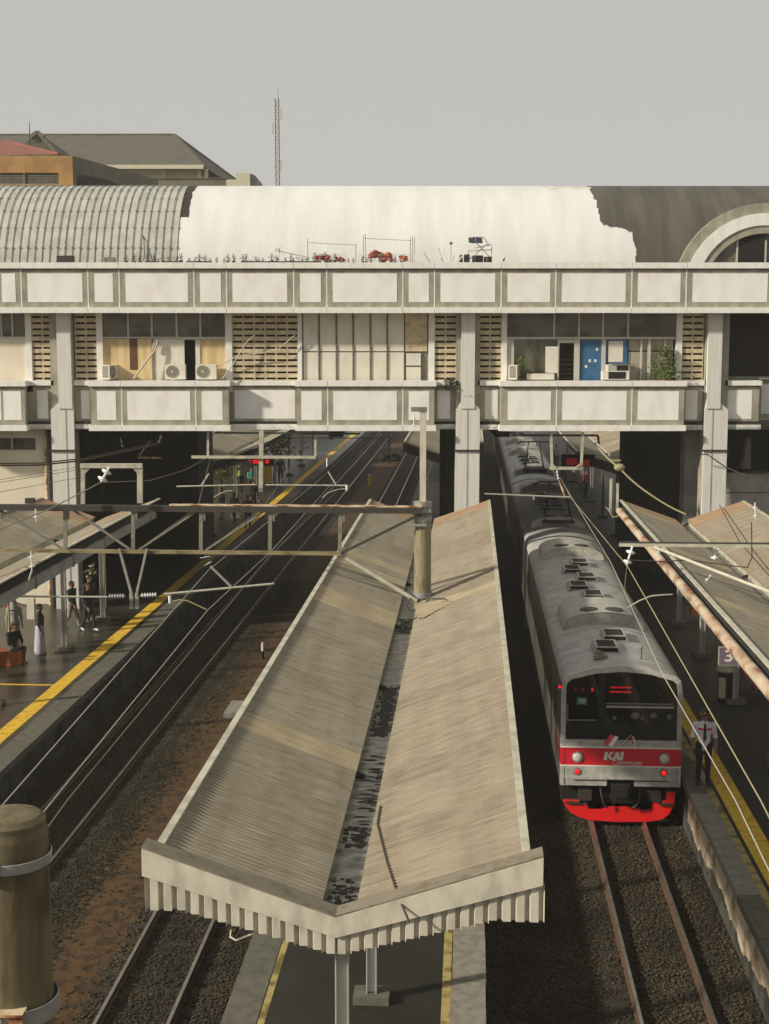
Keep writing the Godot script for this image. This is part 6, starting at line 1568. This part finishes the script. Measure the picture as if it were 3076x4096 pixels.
# ---------------------------------------------------------------- beyond the station
func make_far():
	var z1 := 130.0
	var hg := thing("grey_roof_building", "large building with a steep grey hip roof far behind the station", "building", Vector3(-18, 0, -140))
	var ridge: Array = [Vector3(-45.689, 30.765, -146.000), Vector3(-21.396, 30.790, -146.000)]
	var eave: float = 25.763
	var er := Vector3(-16.405, eave, -130)
	var el := Vector3(-62, eave, -130)
	var eb := Vector3(er.x + 3.6, eave - 0.6, -166)
	var b := Mb.new()
	b.quad(ridge[0], ridge[1], er, el, Vector3(0, 1, 1))
	b.tri(ridge[1], er, eb, Vector3(1, 1, 0).normalized(), Vector3(1, 1, 0).normalized(), Vector3(1, 1, 0).normalized())
	b.quad(ridge[0], ridge[1], eb, el + Vector3(0, 0, -36), Vector3(0, 1, -1))
	wobj("roof", b, M.tileroof, hg)
	wobj("ridge_tiles", Mb.new().bar(ridge[0], ridge[1], 0.4, 0.25).bar(ridge[1], er, 0.35, 0.25).bar(ridge[1], eb, 0.35, 0.25), M.tileroof, hg)
	wobj("gutter", Mb.new().bar(el, er, 0.5, 0.35), M.palewall, hg)
	wobj("wall", Mb.new().span(-60, er.x - 0.8, 0, eave - 0.1, -131.2, -164), M.palewall, hg)
	for x in [-20.199, -16.882, -16.310]: wobj("pillar", Mb.new().span(x - 0.15, x + 0.15, 10, eave - 0.1, -130.6, -131.2), M.palewall, hg)
	var gb := Mb.new()
	var ap := Vector3(-30.913, 28.580, -128.000)
	gb.tri(ap, Vector3(-33.892, 26.143, -128.000), Vector3(-28.980, 26.143, -128.000), Vector3.BACK, Vector3.BACK, Vector3.BACK)
	gb.quad(ap, ap + Vector3(0, -1.0, -14), Vector3(-28.980, 26.143, -128.000) + Vector3(1.0, 0, -14), Vector3(-28.980, 26.143, -128.000), Vector3(1, 0.6, 0))
	gb.quad(ap, ap + Vector3(0, -1.0, -14), Vector3(-33.892, 26.143, -128.000) + Vector3(-1, 0, -14), Vector3(-33.892, 26.143, -128.000), Vector3(-1, 0.6, 0))
	wobj("roof_gable", gb, M.tileroof, hg)
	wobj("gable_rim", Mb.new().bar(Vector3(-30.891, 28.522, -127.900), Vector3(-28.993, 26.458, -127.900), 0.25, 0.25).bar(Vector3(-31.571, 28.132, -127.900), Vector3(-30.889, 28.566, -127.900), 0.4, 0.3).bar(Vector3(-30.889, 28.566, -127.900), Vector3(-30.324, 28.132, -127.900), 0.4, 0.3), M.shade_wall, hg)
	var ob := thing("orange_building", "orange rendered building with a long louvred opening and a small red roof", "building", Vector3(-24, 0, -82))
	var ox: float = -17.852
	var ot: float = 20.849
	var l0: float = 19.267
	var l1: float = 19.898
	var lx: float = -18.676
	wobj("wall", Mb.new().span(-50, ox, l1, ot, -82, -82.4).span(-50, ox, 0, l0, -82, -82.4).span(lx, ox, l0, l1, -82, -82.4).span(-50, ox, 0, ot - 0.3, -82.4, -96), M.orange_wall, ob)
	for i in 7: wobj("louvre", Mb.new().box(Vector3((lx - 50) * 0.5, l0 + (i + 0.5) * (l1 - l0) / 7.0, -82.15), Vector3(lx + 50, 0.05, 0.16), Basis(Vector3.RIGHT, 0.7)), M.girder, ob)
	wobj("louvre_post", Mb.new().span(-20.710, -20.610, l0, l1, -82.02, -82.2), M.shade_wall, ob)
	wobj("louvre_back", Mb.new().span(-50, lx, l0, l1, -82.36, -82.39), M.dark, ob)
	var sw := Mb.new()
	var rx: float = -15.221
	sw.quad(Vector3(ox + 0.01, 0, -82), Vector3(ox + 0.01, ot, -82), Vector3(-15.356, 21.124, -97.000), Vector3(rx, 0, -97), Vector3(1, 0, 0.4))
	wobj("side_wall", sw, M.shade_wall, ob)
	var sv := Mb.new()
	sv.quad(Vector3(-17.542, 19.866, -82.600) + Vector3(0.05, 0, 0.1), Vector3(-17.563, 19.131, -82.600) + Vector3(0.05, 0, 0.1), Vector3(-16.078, 20.127, -94.000) + Vector3(0.05, 0, 0.1), Vector3(-16.319, 20.385, -94.000) + Vector3(0.05, 0, 0.1), Vector3(1, 0, 0.4))
	wobj("side_window", sv, M.dark, ob)
	var rr := Mb.new()
	var ra := Vector3(-23.821, 22.752, -90.000)
	rr.quad(ra, Vector3(-27.238, 22.752, -90.000), Vector3(-50, ot - 0.1, -83), Vector3(-18.840, 21.056, -83.000), Vector3(0, 1, 1))
	rr.tri(ra, Vector3(-18.840, 21.056, -83.000), Vector3(-21.557, 22.671, -96.000), Vector3(1, 1, 0).normalized(), Vector3(1, 1, 0).normalized(), Vector3(1, 1, 0).normalized())
	wobj("red_roof", rr, M.redroof, ob)
	wobj("ridge_tiles", Mb.new().bar(ra, Vector3(-18.840, 21.056, -83.000), 0.2, 0.15), M.redroof, ob)
	tag(obj("aerial_mast", Mb.new().cone(Vector3(-21.797, 21.333, -88.000), Vector3(-21.723, 23.634, -88.000), 0.05, 0.02, 6), M.girder_dark), "thin dark aerial mast on the orange building", "mast")
	var fb := thing("flat_roof_building", "low brown flat roofed block in front of the pale wall far behind", "building", Vector3(-15, 0, -112))
	wobj("wall", Mb.new().span(-19.144, -12.391, 0, 22.804, -112, -124), M.shade_wall, fb)
	wobj("coping", Mb.new().span(-19.144 - 0.1, -12.391 + 0.1, 22.804, 22.862, -111.9, -124), M.shade_wall, fb)
	var wb := thing("pale_block", "pale rendered stair block with a rounded corner behind the white roof", "building", Vector3(-11, 0, -104))
	wobj("wall", Mb.new().span(-10.776, -9.777, 0, 22.334, -104, -109).span(-11.503, -10.776, 0, 21.872, -104, -109), M.palewall, wb)
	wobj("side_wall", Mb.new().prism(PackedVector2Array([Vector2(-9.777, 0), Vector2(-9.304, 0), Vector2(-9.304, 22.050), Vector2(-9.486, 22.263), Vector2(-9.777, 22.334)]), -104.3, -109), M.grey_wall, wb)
	# radio mast
	var mt := thing("radio_mast", "tall grey lattice radio mast standing behind the white roof", "mast", Vector3(-11.198, 0, -150))
	var top: float = 35.017
	var w := 0.22
	for s in [[-1, -1], [1, -1], [1, 1], [-1, 1]]: obj("leg", Mb.new().cone(Vector3(s[0] * w, 0, s[1] * w), Vector3(s[0] * w * 0.8, top, s[1] * w * 0.8), 0.045, 0.035, 5), M.girder, mt)
	var br := Mb.new()
	var y := 14.0
	while y < top - 0.7:
		for s in [[-1, 1, 1, 1], [-1, -1, 1, -1], [-1, -1, -1, 1], [1, -1, 1, 1]]:
			br.bar(Vector3(s[0] * w, y, s[1] * w), Vector3(s[2] * w, y + 0.7, s[3] * w), 0.03, 0.03).bar(Vector3(s[0] * w, y, s[1] * w), Vector3(s[2] * w, y, s[3] * w), 0.03, 0.03)
		y += 0.7
	tag(obj("lattice", br, M.girder, mt), "", "", "", "stuff")
	for q in [[0.35, 33.5], [-0.35, 32.0], [0.3, 28.2], [-0.32, 25.5], [0.3, 23.0]]:
		obj("antenna", Mb.new().box(Vector3(q[0] * 1.25, q[1], 0.2), Vector3(0.16, 1.1, 0.12)), M.frame, mt)
	obj("rod", Mb.new().cone(Vector3(0.1, top, 0), Vector3(0.1, top + 1.2, 0), 0.03, 0.02, 5), M.girder, mt)
	# trees beyond the station seen below the floor
	for i in 3:
		var q: Array = [[-15.2, 84.0, 1.2, 2.9], [-13.0, 92.0, 2.2, 4.0], [12.5, 84.0, 1.6, 3.4]][i]
		var tr := thing("small_tree", ["low bright green tree beyond the station under the left part of the floor", "darker tree beyond the station behind the left platform people", "small tree beyond the station at the far right platform"][i], "tree", yd(q[0], 1.0, q[1]))
		obj("trunk", Mb.new().cone(Vector3.ZERO, Vector3(0.1, q[3] * 0.6, 0), 0.12, 0.06, 8).cone(Vector3(0.05, q[3] * 0.4, 0), Vector3(0.7, q[3] * 0.75, 0.2), 0.06, 0.03, 6).cone(Vector3(0.05, q[3] * 0.45, 0), Vector3(-0.7, q[3] * 0.8, -0.2), 0.06, 0.03, 6), M.brown, tr)
		shrub(tr, "crown", yd(q[0], 1.0 + q[3] * 0.35, q[1]), Vector3(q[2], q[3] * 0.75, q[2]), 700, 0.16, M.leaf, 60 + i)
	# sheds and walls closing the far end
	for i in 3:
		var q: Array = [[-22.0, -14.5, 150.0, 6.5], [-13.0, -2.0, 175.0, 5.0], [9.5, 24.0, 120.0, 7.0]][i]
		var sh := thing("far_shed", ["long grey shed beyond the far left platform", "grey building closing the tracks far away", "grey shed beyond the far right platform"][i], "building", yd((q[0] + q[1]) * 0.5, 0, q[2]), -TH)
		var hw: float = (q[1] - q[0]) * 0.5
		obj("wall", Mb.new().span(-hw, hw, 0, q[3], 0, -14), M.grey_wall, sh)
		obj("roof", Mb.new().prism(PackedVector2Array([Vector2(-hw - 0.4, q[3]), Vector2(hw + 0.4, q[3]), Vector2(0, q[3] + 1.8)]), 0.4, -14.4), M.tileroof, sh)
		for k in 5: obj("window", Mb.new().span(-hw + (k + 0.3) * hw * 0.4, -hw + (k + 0.75) * hw * 0.4, 1.6, 3.2, 0.0, 0.03), M.tint, sh)

func _ready():
	rng.seed = 20240611
	var cam := Camera3D.new()
	cam.name = "camera"
	cam.position = Vector3(0, 10.75, 0)
	cam.rotation.x = -0.12664
	cam.fov = 40.18
	cam.far = 2500.0
	cam.near = 0.1
	add_child(cam)
	cam.current = true
	var env := Environment.new()
	var sky := Sky.new()
	var sm := ProceduralSkyMaterial.new()
	sm.sky_top_color = lin(0.485, 0.483, 0.462)
	sm.sky_horizon_color = lin(0.56, 0.555, 0.53)
	sm.sky_curve = 0.25
	sm.ground_horizon_color = lin(0.40, 0.385, 0.35)
	sm.ground_bottom_color = lin(0.12, 0.10, 0.08)
	sm.sun_angle_max = 1.0
	sky.sky_material = sm
	env.background_mode = Environment.BG_SKY
	env.sky = sky
	env.tonemap_mode = Environment.TONE_MAPPER_LINEAR
	env.tonemap_exposure = 1.0
	env.sdfgi_enabled = true; env.ssao_enabled = true; env.ssil_enabled = true
	env.fog_enabled = true
	env.fog_density = 0.0006
	env.fog_light_color = lin(0.5, 0.48, 0.44)
	var we := WorldEnvironment.new()
	we.name = "environment"
	we.environment = env
	add_child(we)
	var sun := DirectionalLight3D.new()
	sun.name = "sun"
	sun.light_color = Color(1.0, 0.96, 0.89)
	sun.light_energy = 1.6
	sun.light_angular_distance = 3.0
	sun.shadow_enabled = true
	sun.sky_mode = DirectionalLight3D.SKY_MODE_LIGHT_ONLY
	add_child(sun)
	sun.look_at_from_position(Vector3(-81.9, 45.4, 35.0), Vector3.ZERO)
	make_materials()
	make_yard()
	make_building()
	canopy("big corrugated valley roof canopy over the narrow middle platform", -1.38, 14.2, 46.7, true, [14.75, 19.35, 24.4, 29.6, 34.8, 40.0, 45.2])
	canopy("rust stained corrugated valley canopy over the right platform", 7.0, 14.5, 46.9, false, [15.2, 20.6, 25.9, 31.2, 36.45, 41.8, 46.5], 0.13)
	canopy("corrugated valley canopy over the left platform behind the lattice beam", -12.4, 29.2, 46.4, false, [35.0, 41.5, 46.0], 0.13)
	canopy("far corrugated canopy on the left platform beyond the building", -12.4, 66.5, 120.0, false, [66.0, 73.0, 80.0, 88.0, 95.0, 102.0, 110.0], 0.2)
	canopy("far corrugated canopy on the middle platform beyond the building", -1.38, 71.0, 120.0, false, [72.0, 80.0, 90.0, 97.0, 104.0], 0.2)
	canopy("far corrugated canopy on the right platform beyond the building", 7.0, 66.0, 120.0, false, [67.0, 74.0, 81.0, 88.0, 95.0, 102.0], 0.2)
	car("front car of the train with black windscreen and red skirt", 29.8, true, false)
	car("second train car in the shadow of the building", 49.6, false, true)
	car("third train car coming out beyond the building", 69.4, false, true)
	car("fourth train car far beyond the building", 89.2, false, false)
	car("fifth train car at the far end of the train", 109.0, false, false)
	make_line()
	make_props()
	make_people()
	make_far()
